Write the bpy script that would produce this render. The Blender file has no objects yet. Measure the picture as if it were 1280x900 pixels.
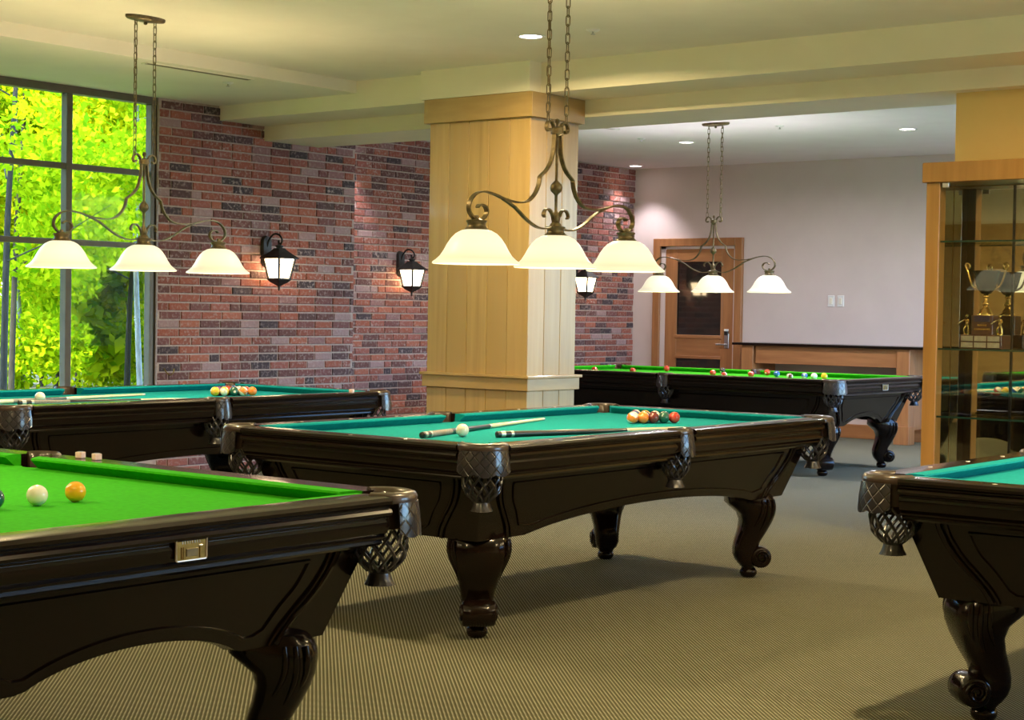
import bpy, bmesh, math, random
import numpy as np
from mathutils import Vector, Matrix
random.seed(7)
PI = math.pi
sc = bpy.context.scene
C = sc.collection

# ------------------------------------------------------------------ camera
F_PX, YAW, PITCH, ROLL, CAM_H = 2101.69, 0.66834, -0.02826, 0.01575, 1.3011
cd = bpy.data.cameras.new('camera'); cam = bpy.data.objects.new('camera', cd); C.objects.link(cam)
fw = Vector((math.cos(YAW)*math.cos(PITCH), math.sin(YAW)*math.cos(PITCH), math.sin(PITCH)))
rt = Vector((math.sin(YAW), -math.cos(YAW), 0)); up = rt.cross(fw)
r2 = rt*math.cos(ROLL) + up*math.sin(ROLL); u2 = up*math.cos(ROLL) - rt*math.sin(ROLL)
cam.matrix_world = Matrix(((r2.x, u2.x, -fw.x, 0), (r2.y, u2.y, -fw.y, 0), (r2.z, u2.z, -fw.z, CAM_H), (0, 0, 0, 1)))
cd.sensor_width = 36; cd.lens = F_PX/1280*36; cd.clip_start = .05; cd.clip_end = 300
sc.camera = cam

# ------------------------------------------------------------------ world, sun, exposure
SKY = 2.2
w = bpy.data.worlds.new('world'); sc.world = w; w.use_nodes = True
nt = w.node_tree; bg = nt.nodes['Background']
sky = nt.nodes.new('ShaderNodeTexSky'); sky.sky_type = 'NISHITA'; sky.sun_disc = False
sky.ozone_density = 9.0; sky.sun_elevation = math.radians(52); sky.sun_rotation = math.radians(270)
nt.links.new(sky.outputs[0], bg.inputs[0]); bg.inputs[1].default_value = SKY
sd = bpy.data.lights.new('sun', 'SUN'); sd.energy = 8.2; sd.angle = math.radians(2); sd.color = (1, .95, .82)
sun = bpy.data.objects.new('sun', sd); C.objects.link(sun)
sun.rotation_euler = Vector((.93, .16, -.95)).to_track_quat('-Z', 'Y').to_euler()
vs = sc.view_settings
vs.view_transform = 'Standard'; vs.look = 'None'; vs.exposure = 0.58; vs.gamma = 1.0; vs.use_curve_mapping = False
sc.cycles.use_denoising = True; sc.cycles.max_bounces = 10; sc.cycles.diffuse_bounces = 6
sc.cycles.sample_clamp_indirect = 6; sc.cycles.caustics_reflective = False; sc.cycles.caustics_refractive = False
PEND_W, UP_W, DOWN_W, FAR_W, SCONCE_W = 4.2, 6.0, 42.0, 29.0, 12.0
SHADE_E = 1.0
WARM = (1.0, .745, .385); COOL = (1.0, .93, 1.0)

# ------------------------------------------------------------------ materials
def srgb(r, g, b):
    f = lambda c: (c/255/12.92) if c/255 <= .04045 else ((c/255+.055)/1.055)**2.4
    return (f(r), f(g), f(b), 1)
def base_mat(name, col=(.5, .5, .5, 1), rough=.5, metal=0., coat=0., spec=.5):
    m = bpy.data.materials.new(name); m.use_nodes = True
    b = m.node_tree.nodes['Principled BSDF']
    b.inputs['Base Color'].default_value = col if len(col) == 4 else (*col, 1)
    b.inputs['Roughness'].default_value = rough; b.inputs['Metallic'].default_value = metal
    b.inputs['Coat Weight'].default_value = coat; b.inputs['Specular IOR Level'].default_value = spec
    b.inputs['Coat Roughness'].default_value = .08
    return m
def nd(m, t, **k):
    n = m.node_tree.nodes.new(t)
    for a, v in k.items(): setattr(n, a, v)
    return n
def lk(m, a, b): m.node_tree.links.new(a, b)
def bsdf(m): return m.node_tree.nodes['Principled BSDF']
def math_n(m, op, a, b=None):
    n = nd(m, 'ShaderNodeMath', operation=op)
    for i, v in enumerate((a, b)):
        if v is None: continue
        if isinstance(v, (int, float)): n.inputs[i].default_value = v
        else: lk(m, v, n.inputs[i])
    return n.outputs[0]
def noisy(name, c1, c2, scale=6, stretch=(1, 1, 1), rough=.5, bump=.0, coat=0., detail=4, spec=.5, lo=.3, hi=.7):
    """two-tone procedural material: stretched noise between two colours, optional bump"""
    m = base_mat(name, c1, rough, 0, coat, spec)
    tc = nd(m, 'ShaderNodeTexCoord'); mp = nd(m, 'ShaderNodeMapping'); mp.inputs['Scale'].default_value = stretch
    nz = nd(m, 'ShaderNodeTexNoise'); nz.inputs['Scale'].default_value = scale; nz.inputs['Detail'].default_value = detail
    cr = nd(m, 'ShaderNodeValToRGB'); e = cr.color_ramp.elements
    e[0].position = lo; e[1].position = hi
    e[0].color = c1 if len(c1) == 4 else (*c1, 1); e[1].color = c2 if len(c2) == 4 else (*c2, 1)
    lk(m, tc.outputs['Object'], mp.inputs[0]); lk(m, mp.outputs[0], nz.inputs['Vector']); lk(m, nz.outputs[0], cr.inputs[0])
    lk(m, cr.outputs[0], bsdf(m).inputs['Base Color'])
    if bump:
        bp = nd(m, 'ShaderNodeBump'); bp.inputs['Strength'].default_value = bump; bp.inputs['Distance'].default_value = .01
        lk(m, nz.outputs[0], bp.inputs['Height']); lk(m, bp.outputs[0], bsdf(m).inputs['Normal'])
    return m
M = {}
M['dark_wood'] = noisy('dark_wood', (.0048, .0021, .0014), (.0105, .0045, .0027), 5, (1.2, 9, 9), .18, 0, .12, spec=.26)
M['leather'] = noisy('black_leather', (.014, .013, .016), (.028, .026, .03), 40, (1, 1, 1), .30, .15, .35)
M['leather_brown'] = noisy('brown_leather', (.030, .018, .013), (.05, .03, .02), 30, (1, 1, 1), .33, .1, .4)
def cloth(name, c):
    m = noisy(name, tuple(v*.9 for v in c), tuple(min(1, v*1.1) for v in c), 60, (1, 1, 1), .95, .05, spec=.1)
    return m
M['teal'] = cloth('teal_cloth', (.003, .245, .262))
M['green'] = cloth('green_cloth', (.036, .365, .010))
M['brass'] = noisy('antique_brass', (.20, .125, .03), (.34, .22, .06), 25, (1, 1, 1), .38); bsdf(M['brass']).inputs['Metallic'].default_value = .85
M['bronze'] = noisy('aged_bronze', (.085, .065, .035), (.20, .15, .07), 30, (1, 1, 1), .42); bsdf(M['bronze']).inputs['Metallic'].default_value = .7
M['iron'] = noisy('black_iron', (.010, .009, .008), (.022, .019, .016), 40, (1, 1, 1), .5)
M['gold'] = base_mat('polished_gold', (.85, .58, .20), .2, 1)
M['silver'] = base_mat('silver_plate', (.62, .58, .52), .35, .8)
M['plaque'] = noisy('grey_plaque', (.30, .27, .21), (.42, .38, .31), 30, (1, 1, 1), .4)
M['cream'] = noisy('cream_paint', (.82, .77, .60), (.86, .81, .64), 3, (1, 1, 1), .85, 0, spec=.2)
M['ceil_cream'] = noisy('cream_ceiling_paint', (.80, .76, .66), (.84, .80, .70), 3, (1, 1, 1), .9, 0, spec=.2)
M['ochre'] = noisy('ochre_paint', (.72, .53, .21), (.76, .57, .24), 3, (1, 1, 1), .85, 0, spec=.2)
M['wall_pink'] = noisy('blush_paint', (.63, .535, .505), (.67, .57, .54), 3, (1, 1, 1), .85, 0, spec=.2)
M['white_ceil'] = noisy('white_paint', (.82, .745, .77), (.86, .785, .81), 3, (1, 1, 1), .9, 0, spec=.2)
M['maple'] = noisy('honey_maple', (.39, .25, .082), (.48, .325, .118), 3.0, (6, 6, .35), .42, 0, .15)
M['maple_x'] = noisy('honey_maple_trim', (.37, .235, .078), (.46, .31, .112), 3.0, (1, 1, 5), .42, 0, .15)
M['oak'] = noisy('warm_cherry', (.30, .125, .045), (.42, .19, .07), 4.0, (5, 5, .5), .4, 0, .2)
M['oak_x'] = noisy('warm_cherry_rail', (.30, .125, .045), (.42, .19, .07), 4.0, (5, .5, 5), .4, 0, .2)
M['cabinet'] = noisy('cabinet_maple', (.37, .175, .040), (.49, .25, .066), 3.0, (6, 6, .4), .38, 0, .2)
M['frame'] = noisy('window_bronze_frame', (.105, .085, .05), (.13, .105, .065), 10, (1, 1, 1), .5)
M['mortar'] = noisy('mortar', (.42, .31, .265), (.52, .41, .36), 40, (1, 1, 1), .95, .3, spec=.1)
M['white'] = base_mat('white_plastic', (.75, .74, .72), .4)
M['steel'] = base_mat('brushed_steel', (.5, .5, .5), .3, 1)
M['black'] = base_mat('black_plastic', (.012, .012, .013), .3, 0, .3)
M['dark_glass'] = base_mat('dark_glass', (.018, .014, .011), .06, 0, .6)
M['ivory'] = base_mat('ivory_resin', (.82, .76, .62), .12, 0, .6)
M['shaft'] = noisy('cue_maple', (.70, .56, .34), (.78, .64, .42), 8, (1, 12, 12), .25, 0, .4)
M['chalk'] = noisy('pink_chalk_paper', (.74, .50, .48), (.86, .72, .68), 90, (1, 1, 1), .8)
M['chalk_blue'] = noisy('blue_chalk', (.30, .35, .48), (.40, .44, .55), 60, (1, 1, 1), .95)
M['mirror'] = base_mat('silvered_mirror', (.80, .80, .74), .015, 1)
M['shelf_edge'] = base_mat('green_glass_edge', (.02, .06, .045), .15)
M['trophy_cup'] = base_mat('black_enamel', (.008, .015, .012), .12, 0, 0, .12)
M['mahogany'] = noisy('trophy_mahogany', (.05, .018, .012), (.09, .03, .018), 10, (1, 8, 8), .3, 0, .4)
def thin_glass(name, tint, refl):
    m = bpy.data.materials.new(name); m.use_nodes = True; t = m.node_tree; t.nodes.remove(t.nodes['Principled BSDF'])
    a = nd(m, 'ShaderNodeBsdfTransparent'); a.inputs[0].default_value = (*tint, 1)
    g = nd(m, 'ShaderNodeBsdfGlossy'); g.inputs['Roughness'].default_value = .01
    mx = nd(m, 'ShaderNodeMixShader'); mx.inputs[0].default_value = refl
    lk(m, a.outputs[0], mx.inputs[1]); lk(m, g.outputs[0], mx.inputs[2]); lk(m, mx.outputs[0], t.nodes['Material Output'].inputs[0])
    return m
M['pane'] = thin_glass('window_glass', (.97, .985, .96), .0015)
M['shelf_glass'] = thin_glass('shelf_glass', (.86, .92, .88), .10)
M['door_glass'] = thin_glass('cabinet_glass', (.94, .95, .92), .05)
def glow(name, col, strength, bcol=(.8, .75, .6)):
    m = base_mat(name, bcol, .35); b = bsdf(m)
    b.inputs['Emission Color'].default_value = (*col, 1); b.inputs['Emission Strength'].default_value = strength
    return m
M['shade'] = glow('lit_opal_glass', (1, .92, .64), .62 * SHADE_E, (.55, .53, .44))
tc = nd(M['shade'], 'ShaderNodeTexCoord'); sx = nd(M['shade'], 'ShaderNodeSeparateXYZ'); lk(M['shade'], tc.outputs['Object'], sx.inputs[0])
cr = nd(M['shade'], 'ShaderNodeValToRGB'); lk(M['shade'], math_n(M['shade'], 'MULTIPLY', sx.outputs[2], 6.5), cr.inputs[0])   # glass glows most at bulb height
for i_, (p_, v_) in enumerate(((0, .50), (.05, .43), (.16, .35), (.30, .46), (.55, .54), (1, .50))):
    e = cr.color_ramp.elements[i_] if i_ < 2 else cr.color_ramp.elements.new(p_)
    e.position = p_; e.color = (v_, v_, v_, 1)
lk(M['shade'], cr.outputs[0], bsdf(M['shade']).inputs['Emission Strength'])
M['bulb'] = glow('lit_bulb', (1, .9, .65), 12)
M['down'] = glow('lit_downlight', (1, .96, .88), 9)
M['lantern'] = glow('lit_lantern_glass', (1, .74, .42), SCONCE_W)
def brick_mat():
    m = base_mat('brick', rough=.9, spec=.15)
    oi = nd(m, 'ShaderNodeObjectInfo'); ge = nd(m, 'ShaderNodeNewGeometry')
    v = math_n(m, 'FRACT', math_n(m, 'ADD', oi.outputs['Random'], ge.outputs['Random Per Island']))
    cr = nd(m, 'ShaderNodeValToRGB'); cr.color_ramp.interpolation = 'CONSTANT'; el = cr.color_ramp.elements
    cols = [(0.3333, 0.108, 0.073), (0.2619, 0.09, 0.0676), (0.3809, 0.1296, 0.0845), (0.1508, 0.0684, 0.063), (0.2936, 0.0972, 0.0691), (0.0754, 0.054, 0.0599), (0.3651, 0.2304, 0.2227), (0.1984, 0.0828, 0.0768), (0.3174, 0.1116, 0.0883), (0.1111, 0.0612, 0.0614), (0.2857, 0.1512, 0.1459)]
    pos = [0, .14, .25, .37, .49, .58, .66, .74, .82, .90, .955]
    el[0].color = (*cols[0], 1); el[1].position = pos[1]; el[1].color = (*cols[1], 1)
    for p_, c_ in zip(pos[2:], cols[2:]): e = el.new(p_); e.color = (*c_, 1)
    lk(m, v, cr.inputs[0])
    pos_n = ge.outputs['Position']
    n1 = nd(m, 'ShaderNodeTexNoise'); n1.inputs['Scale'].default_value = 38; n1.inputs['Detail'].default_value = 6
    n2 = nd(m, 'ShaderNodeTexNoise'); n2.inputs['Scale'].default_value = 2.2; n2.inputs['Detail'].default_value = 3
    lk(m, pos_n, n1.inputs['Vector']); lk(m, pos_n, n2.inputs['Vector'])
    r1 = nd(m, 'ShaderNodeMapRange'); r1.inputs[1].default_value = .50; r1.inputs[2].default_value = .74; lk(m, n1.outputs[0], r1.inputs[0])
    r2_ = nd(m, 'ShaderNodeMapRange'); r2_.inputs[1].default_value = .50; r2_.inputs[2].default_value = .72; lk(m, n2.outputs[0], r2_.inputs[0])
    f = math_n(m, 'MULTIPLY', r1.outputs[0], math_n(m, 'MULTIPLY_ADD', r2_.outputs[0], .8))
    mx = nd(m, 'ShaderNodeMix', data_type='RGBA'); lk(m, f, mx.inputs[0]); lk(m, cr.outputs[0], mx.inputs[6]); mx.inputs[7].default_value = (.50, .39, .36, 1)
    lk(m, mx.outputs[2], bsdf(m).inputs['Base Color'])
    bp = nd(m, 'ShaderNodeBump'); bp.inputs['Strength'].default_value = .5; bp.inputs['Distance'].default_value = .01
    lk(m, n1.outputs[0], bp.inputs['Height']); lk(m, bp.outputs[0], bsdf(m).inputs['Normal'])
    return m
M['brick'] = brick_mat()
def carpet_mat():
    m = base_mat('woven_carpet', rough=1, spec=.05)
    ge = nd(m, 'ShaderNodeNewGeometry'); sx = nd(m, 'ShaderNodeSeparateXYZ'); lk(m, ge.outputs['Position'], sx.inputs[0])
    k = 2*PI/.0185
    s = math_n(m, 'MULTIPLY', math_n(m, 'SINE', math_n(m, 'MULTIPLY', sx.outputs[0], k)), math_n(m, 'SINE', math_n(m, 'MULTIPLY', sx.outputs[1], k)))
    dot = nd(m, 'ShaderNodeMapRange'); dot.inputs[1].default_value = .30; dot.inputs[2].default_value = .80; lk(m, s, dot.inputs[0])
    nz = nd(m, 'ShaderNodeTexNoise'); nz.inputs['Scale'].default_value = 1.1; nz.inputs['Detail'].default_value = 3; lk(m, ge.outputs['Position'], nz.inputs['Vector'])
    a = nd(m, 'ShaderNodeMix', data_type='RGBA'); a.inputs[6].default_value = (.078, .078, .048, 1); a.inputs[7].default_value = (.096, .092, .055, 1); lk(m, nz.outputs[0], a.inputs[0])
    mx = nd(m, 'ShaderNodeMix', data_type='RGBA'); lk(m, dot.outputs[0], mx.inputs[0]); lk(m, a.outputs[2], mx.inputs[6]); mx.inputs[7].default_value = (.51, .50, .385, 1)
    lk(m, mx.outputs[2], bsdf(m).inputs['Base Color'])
    bp = nd(m, 'ShaderNodeBump'); bp.inputs['Strength'].default_value = .6; bp.inputs['Distance'].default_value = .003
    lk(m, s, bp.inputs['Height']); lk(m, bp.outputs[0], bsdf(m).inputs['Normal'])
    return m
M['carpet'] = carpet_mat()
def shield_mat():
    m = base_mat('quilted_leather', (.020, .019, .024), .28, 0, .4)
    uv = nd(m, 'ShaderNodeUVMap'); sx = nd(m, 'ShaderNodeSeparateXYZ'); lk(m, uv.outputs[0], sx.inputs[0])
    tri = lambda v: math_n(m, 'PINGPONG', v, .5)
    a = tri(math_n(m, 'ADD', sx.outputs[0], sx.outputs[1])); b = tri(math_n(m, 'SUBTRACT', sx.outputs[0], sx.outputs[1]))
    mn = math_n(m, 'MINIMUM', a, b); st = nd(m, 'ShaderNodeMapRange'); st.inputs[2].default_value = .1; lk(m, mn, st.inputs[0])
    bp = nd(m, 'ShaderNodeBump'); bp.inputs['Strength'].default_value = .8; bp.inputs['Distance'].default_value = .006
    lk(m, st.outputs[0], bp.inputs['Height']); lk(m, bp.outputs[0], bsdf(m).inputs['Normal'])
    return m
M['shield'] = shield_mat()
def ball_mat(name, col, stripe=False, spot=True, white=(.80, .74, .62)):
    m = base_mat('ball_'+name, col, .08, 0, .8)
    tc = nd(m, 'ShaderNodeTexCoord'); sx = nd(m, 'ShaderNodeSeparateXYZ'); lk(m, tc.outputs['Object'], sx.inputs[0])
    cur = None
    mx = nd(m, 'ShaderNodeMix', data_type='RGBA'); mx.inputs[6].default_value = (*col, 1); mx.inputs[7].default_value = (*white, 1)
    R = .0286
    if stripe: lk(m, math_n(m, 'GREATER_THAN', math_n(m, 'ABSOLUTE', sx.outputs[2]), R*.52), mx.inputs[0])
    else: mx.inputs[0].default_value = 0
    m2 = nd(m, 'ShaderNodeMix', data_type='RGBA'); lk(m, mx.outputs[2], m2.inputs[6]); m2.inputs[7].default_value = (*white, 1)
    if spot: lk(m, math_n(m, 'GREATER_THAN', math_n(m, 'ABSOLUTE', sx.outputs[0]), R*.955), m2.inputs[0])
    else: m2.inputs[0].default_value = 0
    lk(m, m2.outputs[2], bsdf(m).inputs['Base Color'])
    return m
def leaf_mat(name, c0, c1, c2):
    m = bpy.data.materials.new(name); m.use_nodes = True; t = m.node_tree; t.nodes.remove(t.nodes['Principled BSDF'])
    ge = nd(m, 'ShaderNodeNewGeometry'); cr = nd(m, 'ShaderNodeValToRGB'); el = cr.color_ramp.elements
    el[0].color = (*c0, 1); el[1].color = (*c2, 1); e = el.new(.5); e.color = (*c1, 1)
    lk(m, ge.outputs['Random Per Island'], cr.inputs[0])
    d = nd(m, 'ShaderNodeBsdfDiffuse'); tr = nd(m, 'ShaderNodeBsdfTranslucent'); mx = nd(m, 'ShaderNodeMixShader'); mx.inputs[0].default_value = .42
    lk(m, cr.outputs[0], d.inputs[0]); lk(m, cr.outputs[0], tr.inputs[0]); lk(m, d.outputs[0], mx.inputs[1]); lk(m, tr.outputs[0], mx.inputs[2])
    lk(m, mx.outputs[0], t.nodes['Material Output'].inputs[0])
    return m
M['leaf_yellow'] = leaf_mat('yellow_green_leaf', (.34, .42, .003), (.60, .55, .004), (.80, .66, .010))
M['leaf_green'] = leaf_mat('fresh_green_leaf', (.16, .32, .004), (.38, .48, .005), (.60, .62, .012))
M['bark_dark'] = noisy('dark_bark', (.022, .017, .010), (.05, .038, .022), 14, (4, 4, .6), .95, .6)
M['bark_pale'] = noisy('pale_bark', (.14, .135, .11), (.26, .25, .21), 10, (3, 3, .8), .9, .4)
M['forest_floor'] = noisy('forest_floor', (.10, .17, .02), (.26, .34, .05), 1.2, (1, 1, 1), 1, .2, spec=.05)
M['unseen_grey'] = noisy('unseen_grey_ground', (.20, .20, .21), (.27, .27, .28), 2, (1, 1, 1), .9, .1)
M['path'] = noisy('sandy_path', (.22, .19, .10), (.32, .27, .16), 2, (1, 1, 1), 1, .1, spec=.05)

# ------------------------------------------------------------------ mesh helpers
class MB:
    def __init__(s): s.v = []; s.f = []; s.uv = None
    def add(s, vs, fs):
        o = len(s.v); s.v += [tuple(p) for p in vs]; s.f += [tuple(i+o for i in f) for f in fs]; return s
    def box(s, a, b, ch=0.):
        x0, y0, z0 = a; x1, y1, z1 = b
        if not ch:
            return s.add([(x0,y0,z0),(x1,y0,z0),(x1,y1,z0),(x0,y1,z0),(x0,y0,z1),(x1,y0,z1),(x1,y1,z1),(x0,y1,z1)],
                         [(0,3,2,1),(4,5,6,7),(0,1,5,4),(1,2,6,5),(2,3,7,6),(3,0,4,7)])
        def ring(i, z): return [(x0+i,y0,z),(x1-i,y0,z),(x1,y0+i,z),(x1,y1-i,z),(x1-i,y1,z),(x0+i,y1,z),(x0,y1-i,z),(x0,y0+i,z)]
        c = ch
        inn = lambda z: [(x0+c,y0+c,z),(x1-c,y0+c,z),(x1-c,y0+c,z),(x1-c,y1-c,z),(x1-c,y1-c,z),(x0+c,y1-c,z),(x0+c,y1-c,z),(x0+c,y0+c,z)]
        return s.loft([[Vector(q) for q in r] for r in (inn(z0), ring(c, z0+c), ring(c, z1-c), inn(z1))], True)
    def loft(s, rings, cap=True, closed=True):
        n = len(rings[0]); vs = [tuple(p) for r in rings for p in r]; fs = []
        for i in range(len(rings)-1):
            for j in range(n if closed else n-1):
                a = i*n+j; b = i*n+(j+1) % n; fs.append((a, b, b+n, a+n))
        if cap: fs.append(tuple(range(n-1, -1, -1))); fs.append(tuple(range((len(rings)-1)*n, len(rings)*n)))
        return s.add(vs, fs)
    def lathe(s, prof, n=24, c=(0, 0, 0), cap=True):
        return s.loft([[(c[0]+r*math.cos(2*PI*k/n), c[1]+r*math.sin(2*PI*k/n), c[2]+z) for k in range(n)] for r, z in prof], cap)
    def lathe_x(s, prof, n=16):
        return s.loft([[(x, r*math.cos(2*PI*k/n), r*math.sin(2*PI*k/n)) for k in range(n)] for r, x in prof], True)
    def tube(s, path, r, n=6, closed=False, taper=None):
        P = [Vector(p) for p in path]; m = len(P); rings = []; nrm = None
        for i in range(m):
            t = (P[(i+1) % m]-P[i-1]) if closed else (P[min(i+1, m-1)]-P[max(i-1, 0)])
            t.normalize()
            if nrm is None:
                nrm = t.orthogonal().normalized()
            nrm = (nrm - t*nrm.dot(t)).normalized(); b = t.cross(nrm)
            rr = r if taper is None else r*taper[i]
            rings.append([P[i]+nrm*math.cos(2*PI*k/n)*rr+b*math.sin(2*PI*k/n)*rr for k in range(n)])
        if closed: rings.append(rings[0])
        return s.loft(rings, not closed)
    def strip(s, path, wd, th):
        """flat bar following a path in the local XZ plane"""
        P = [Vector((a, 0, b)) for a, b in path]; rings = []
        for i in range(len(P)):
            t = (P[min(i+1, len(P)-1)]-P[max(i-1, 0)]).normalized(); n = Vector((-t.z, 0, t.x))*th/2; v = Vector((0, wd/2, 0))
            rings.append([P[i]+n+v, P[i]+n-v, P[i]-n-v, P[i]-n+v])
        return s.loft(rings)
    def prism(s, poly, fn0, fn1):
        n = len(poly); a = [fn0(p) for p in poly]; b = [fn1(p) for p in poly]
        return s.add(a+b, [tuple(range(n)), tuple(range(2*n-1, n-1, -1))]+[(i, i+n, (i+1) % n+n, (i+1) % n) for i in range(n)])
    def mesh(s, name, mt, smooth=None):
        me = bpy.data.meshes.new(name); me.from_pydata(s.v, [], s.f)
        bm = bmesh.new(); bm.from_mesh(me)
        bmesh.ops.remove_doubles(bm, verts=bm.verts, dist=1e-6)
        bmesh.ops.recalc_face_normals(bm, faces=bm.faces); bm.to_mesh(me); bm.free()
        me.materials.append(mt if not isinstance(mt, str) else M[mt])
        if smooth is not None:
            me.polygons.foreach_set('use_smooth', [True]*len(me.polygons)); me.set_sharp_from_angle(angle=math.radians(smooth))
        return me
    def build(s, name, mt, parent=None, smooth=None, loc=(0, 0, 0), rz=0.):
        return inst(name, s.mesh(name, mt, smooth), parent, loc, rz)
def inst(name, me, parent=None, loc=(0, 0, 0), rz=0.):
    o = bpy.data.objects.new(name, me); C.objects.link(o); o.location = loc; o.rotation_euler = (0, 0, rz)
    if parent: o.parent = parent
    return o
def empty(name, loc=(0, 0, 0), rz=0.):
    o = bpy.data.objects.new(name, None); C.objects.link(o); o.location = loc; o.rotation_euler = (0, 0, rz); o.empty_display_size = .1
    return o
def tag(o, label, cat, group=None):
    o['label'] = label; o['category'] = cat
    if group: o['group'] = group
    return o
def struct(o): o['kind'] = 'structure'; return o
def stuff(o): o['kind'] = 'stuff'; return o
def kids(o): return [c for c in C.objects if c.parent == o]
def copy_tree(o, parent=None, chmap=None):
    if chmap is None:
        chmap = {}
        for c in C.objects:
            if c.parent: chmap.setdefault(c.parent.name, []).append(c)
    c = o.copy(); C.objects.link(c); c.parent = parent
    for ch in chmap.get(o.name, []): copy_tree(ch, c, chmap)
    return c
def smooth_path(pts, k=4):
    P = [Vector(p) for p in pts]; out = []
    for i in range(len(P)-1):
        a, b, c, d = P[max(i-1, 0)], P[i], P[i+1], P[min(i+2, len(P)-1)]
        for j in range(k):
            t = j/k
            out.append(.5*((2*b)+(c-a)*t+(2*a-5*b+4*c-d)*t*t+(3*b-a-3*c+d)*t**3))
    out.append(P[-1]); return out
def lamp(name, kind, loc, energy, col, parent=None, size=.1, spot=None):
    l = bpy.data.lights.new(name, kind); l.energy = energy; l.color = col
    if kind == 'AREA': l.shape = 'DISK'; l.size = size
    else: l.shadow_soft_size = size
    if spot: l.spot_size = math.radians(spot); l.spot_blend = .6
    o = bpy.data.objects.new(name, l); C.objects.link(o); o.location = loc
    if parent: o.parent = parent
    return o

# ------------------------------------------------------------------ the room
ZC, ZS, ZB1, ZB2, ZF = 2.98, 2.892, 2.778, 2.66, 3.02     # ceiling, soffit, beam steps, far ceiling
YW, YR, XE = 10.08, 11.26, 16.57                          # window wall, recess wall, end wall
XB, YB = -1.4, -3.0                                       # walls behind and right of the camera
struct(MB().box((XB, YB, -.1), (XE, YR, 0)).build('floor', 'carpet'))
struct(MB().box((XB-.2, YB-.2, ZC), (9.0, 10.5, 3.35)).build('ceiling', 'ceil_cream'))
struct(MB().box((XB, 8.6, ZS), (9.0, 10.5, ZC)).build('trim_1', 'ceil_cream'))
struct(MB().box((9.0, YB, ZB1), (9.475, 10.3, 3.35)).build('trim_2', 'cream'))
struct(MB().box((9.475, YB, ZB2), (10.1, 10.3, 3.35)).build('trim_3', 'cream'))
struct(MB().box((10.1, 3.2, ZF), (XE+.2, YR+.2, 3.35)).build('ceiling', 'white_ceil'))
struct(MB().box((8.875, 6.895, ZB1), (9.0, 7.862, ZC)).build('trim_4', 'cream'))
struct(MB().box((9.6, YB, 0), (9.8, 4.21, ZB2)).build('wall_right', 'ochre'))
def holed_wall(name, x0, x1, y0, y1, h, hx0, hx1, hz0, hz1, mt):
    struct(MB().box((x0, y0, 0), (x1, y1, hz0)).box((x0, y0, hz1), (x1, y1, h)).box((x0, y0, hz0), (hx0, y1, hz1)).box((hx1, y0, hz0), (x1, y1, hz1)).build(name, mt))
holed_wall('wall_far_right', 9.8, XE+.2, 3.0, 3.2, 3.35, 10.4, 16.2, .75, 2.75, 'wall_pink')
struct(MB().box((XE, 3.2, 0), (XE+.2, YR+.2, ZF)).build('wall_end', 'wall_pink'))
holed_wall('wall_near_right', XB, 9.6, YB-.2, YB, ZC, 5.8, 9.2, 1.0, 2.55, 'cream')
struct(MB().box((XB-.2, YB-.2, 0), (XB, 10.3, ZC)).build('wall_back', 'cream'))
# wall with the forest window: one L-shaped slab (brick side and sill)
XW = 5.27
poly = [(XB, 0), (10.547, 0), (10.547, 3.35), (8.395, 3.35), (8.395, .60), (XW, .60), (XW, 3.35), (XB, 3.35)]
wl = struct(MB().prism(poly, lambda p: (p[0], YW+.008, p[1]), lambda p: (p[0], YW+.11, p[1])).build('wall_left', 'mortar'))
struct(MB().box((10.3, YW+.11, 0), (10.547, YR+.2, 3.35)).build('wall_return', 'mortar'))
wr = struct(MB().box((10.547, YR+.008, 0), (XE, YR+.2, ZF)).build('wall_far_left', 'mortar'))
# wainscot behind the camera, seen only in the cabinet mirrors
struct(MB().box((XB, YB, 0), (XB+.05, 10.05, 2.5)).build('trim_5', 'maple_x'))

# bricks
bcache = {}
BH = .0545; BC = .067
def brick_geo(mb, x0, l, z0):
    c = .004; y0 = -.010 + random.uniform(-.002, .002)
    vs = [(x0, .02, z0), (x0+l, .02, z0), (x0+l, .02, z0+BH), (x0, .02, z0+BH),
          (x0, y0+c, z0), (x0+l, y0+c, z0), (x0+l, y0+c, z0+BH), (x0, y0+c, z0+BH),
          (x0+c, y0, z0+c), (x0+l-c, y0, z0+c), (x0+l-c, y0, z0+BH-c), (x0+c, y0, z0+BH-c)]
    fs = [(8, 9, 10, 11)] + [(i+4, (i+1) % 4+4, (i+1) % 4+8, i+8) for i in range(4)] + [(i, (i+1) % 4, (i+1) % 4+4, i+4) for i in range(4)]
    mb.add(vs, fs)
def brick_wall(parent, x0, x1, ytop, zmax, score, nmax=300):
    bricks = []
    rows = int(zmax/BC)+1
    for r in range(rows):
        z = r*BC+.005
        if z+BH > zmax: break
        x = x0 - (.105 if r % 2 else 0) + (.02 if r % 3 == 0 else 0)
        while x < x1-.01:
            l = .198
            if random.random() < .10: l = .095
            a = max(x, x0); b = min(x+l, x1)
            if b-a > .03: bricks.append((a, b-a, z))
            x += l+.0125
    bricks.sort(key=lambda t: -score(t[0]+t[1]/2, t[2]))
    for a, l, z in bricks[:nmax]:
        key = (round(l, 2), random.randrange(3))
        if key not in bcache:
            mb = MB(); brick_geo(mb, -key[0]/2, key[0], 0); bcache[key] = mb.mesh('brick', 'brick')
        inst('brick', bcache[key], parent, (a+l/2, ytop, z))
    mb = MB()
    for a, l, z in bricks[nmax:]:
        n = len(mb.v); brick_geo(mb, a, l, z)
        for i in range(n, len(mb.v)): q = mb.v[i]; mb.v[i] = (q[0], q[1]+ytop, q[2])
    stuff(mb.build('brickwork', 'brick', parent))
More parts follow.
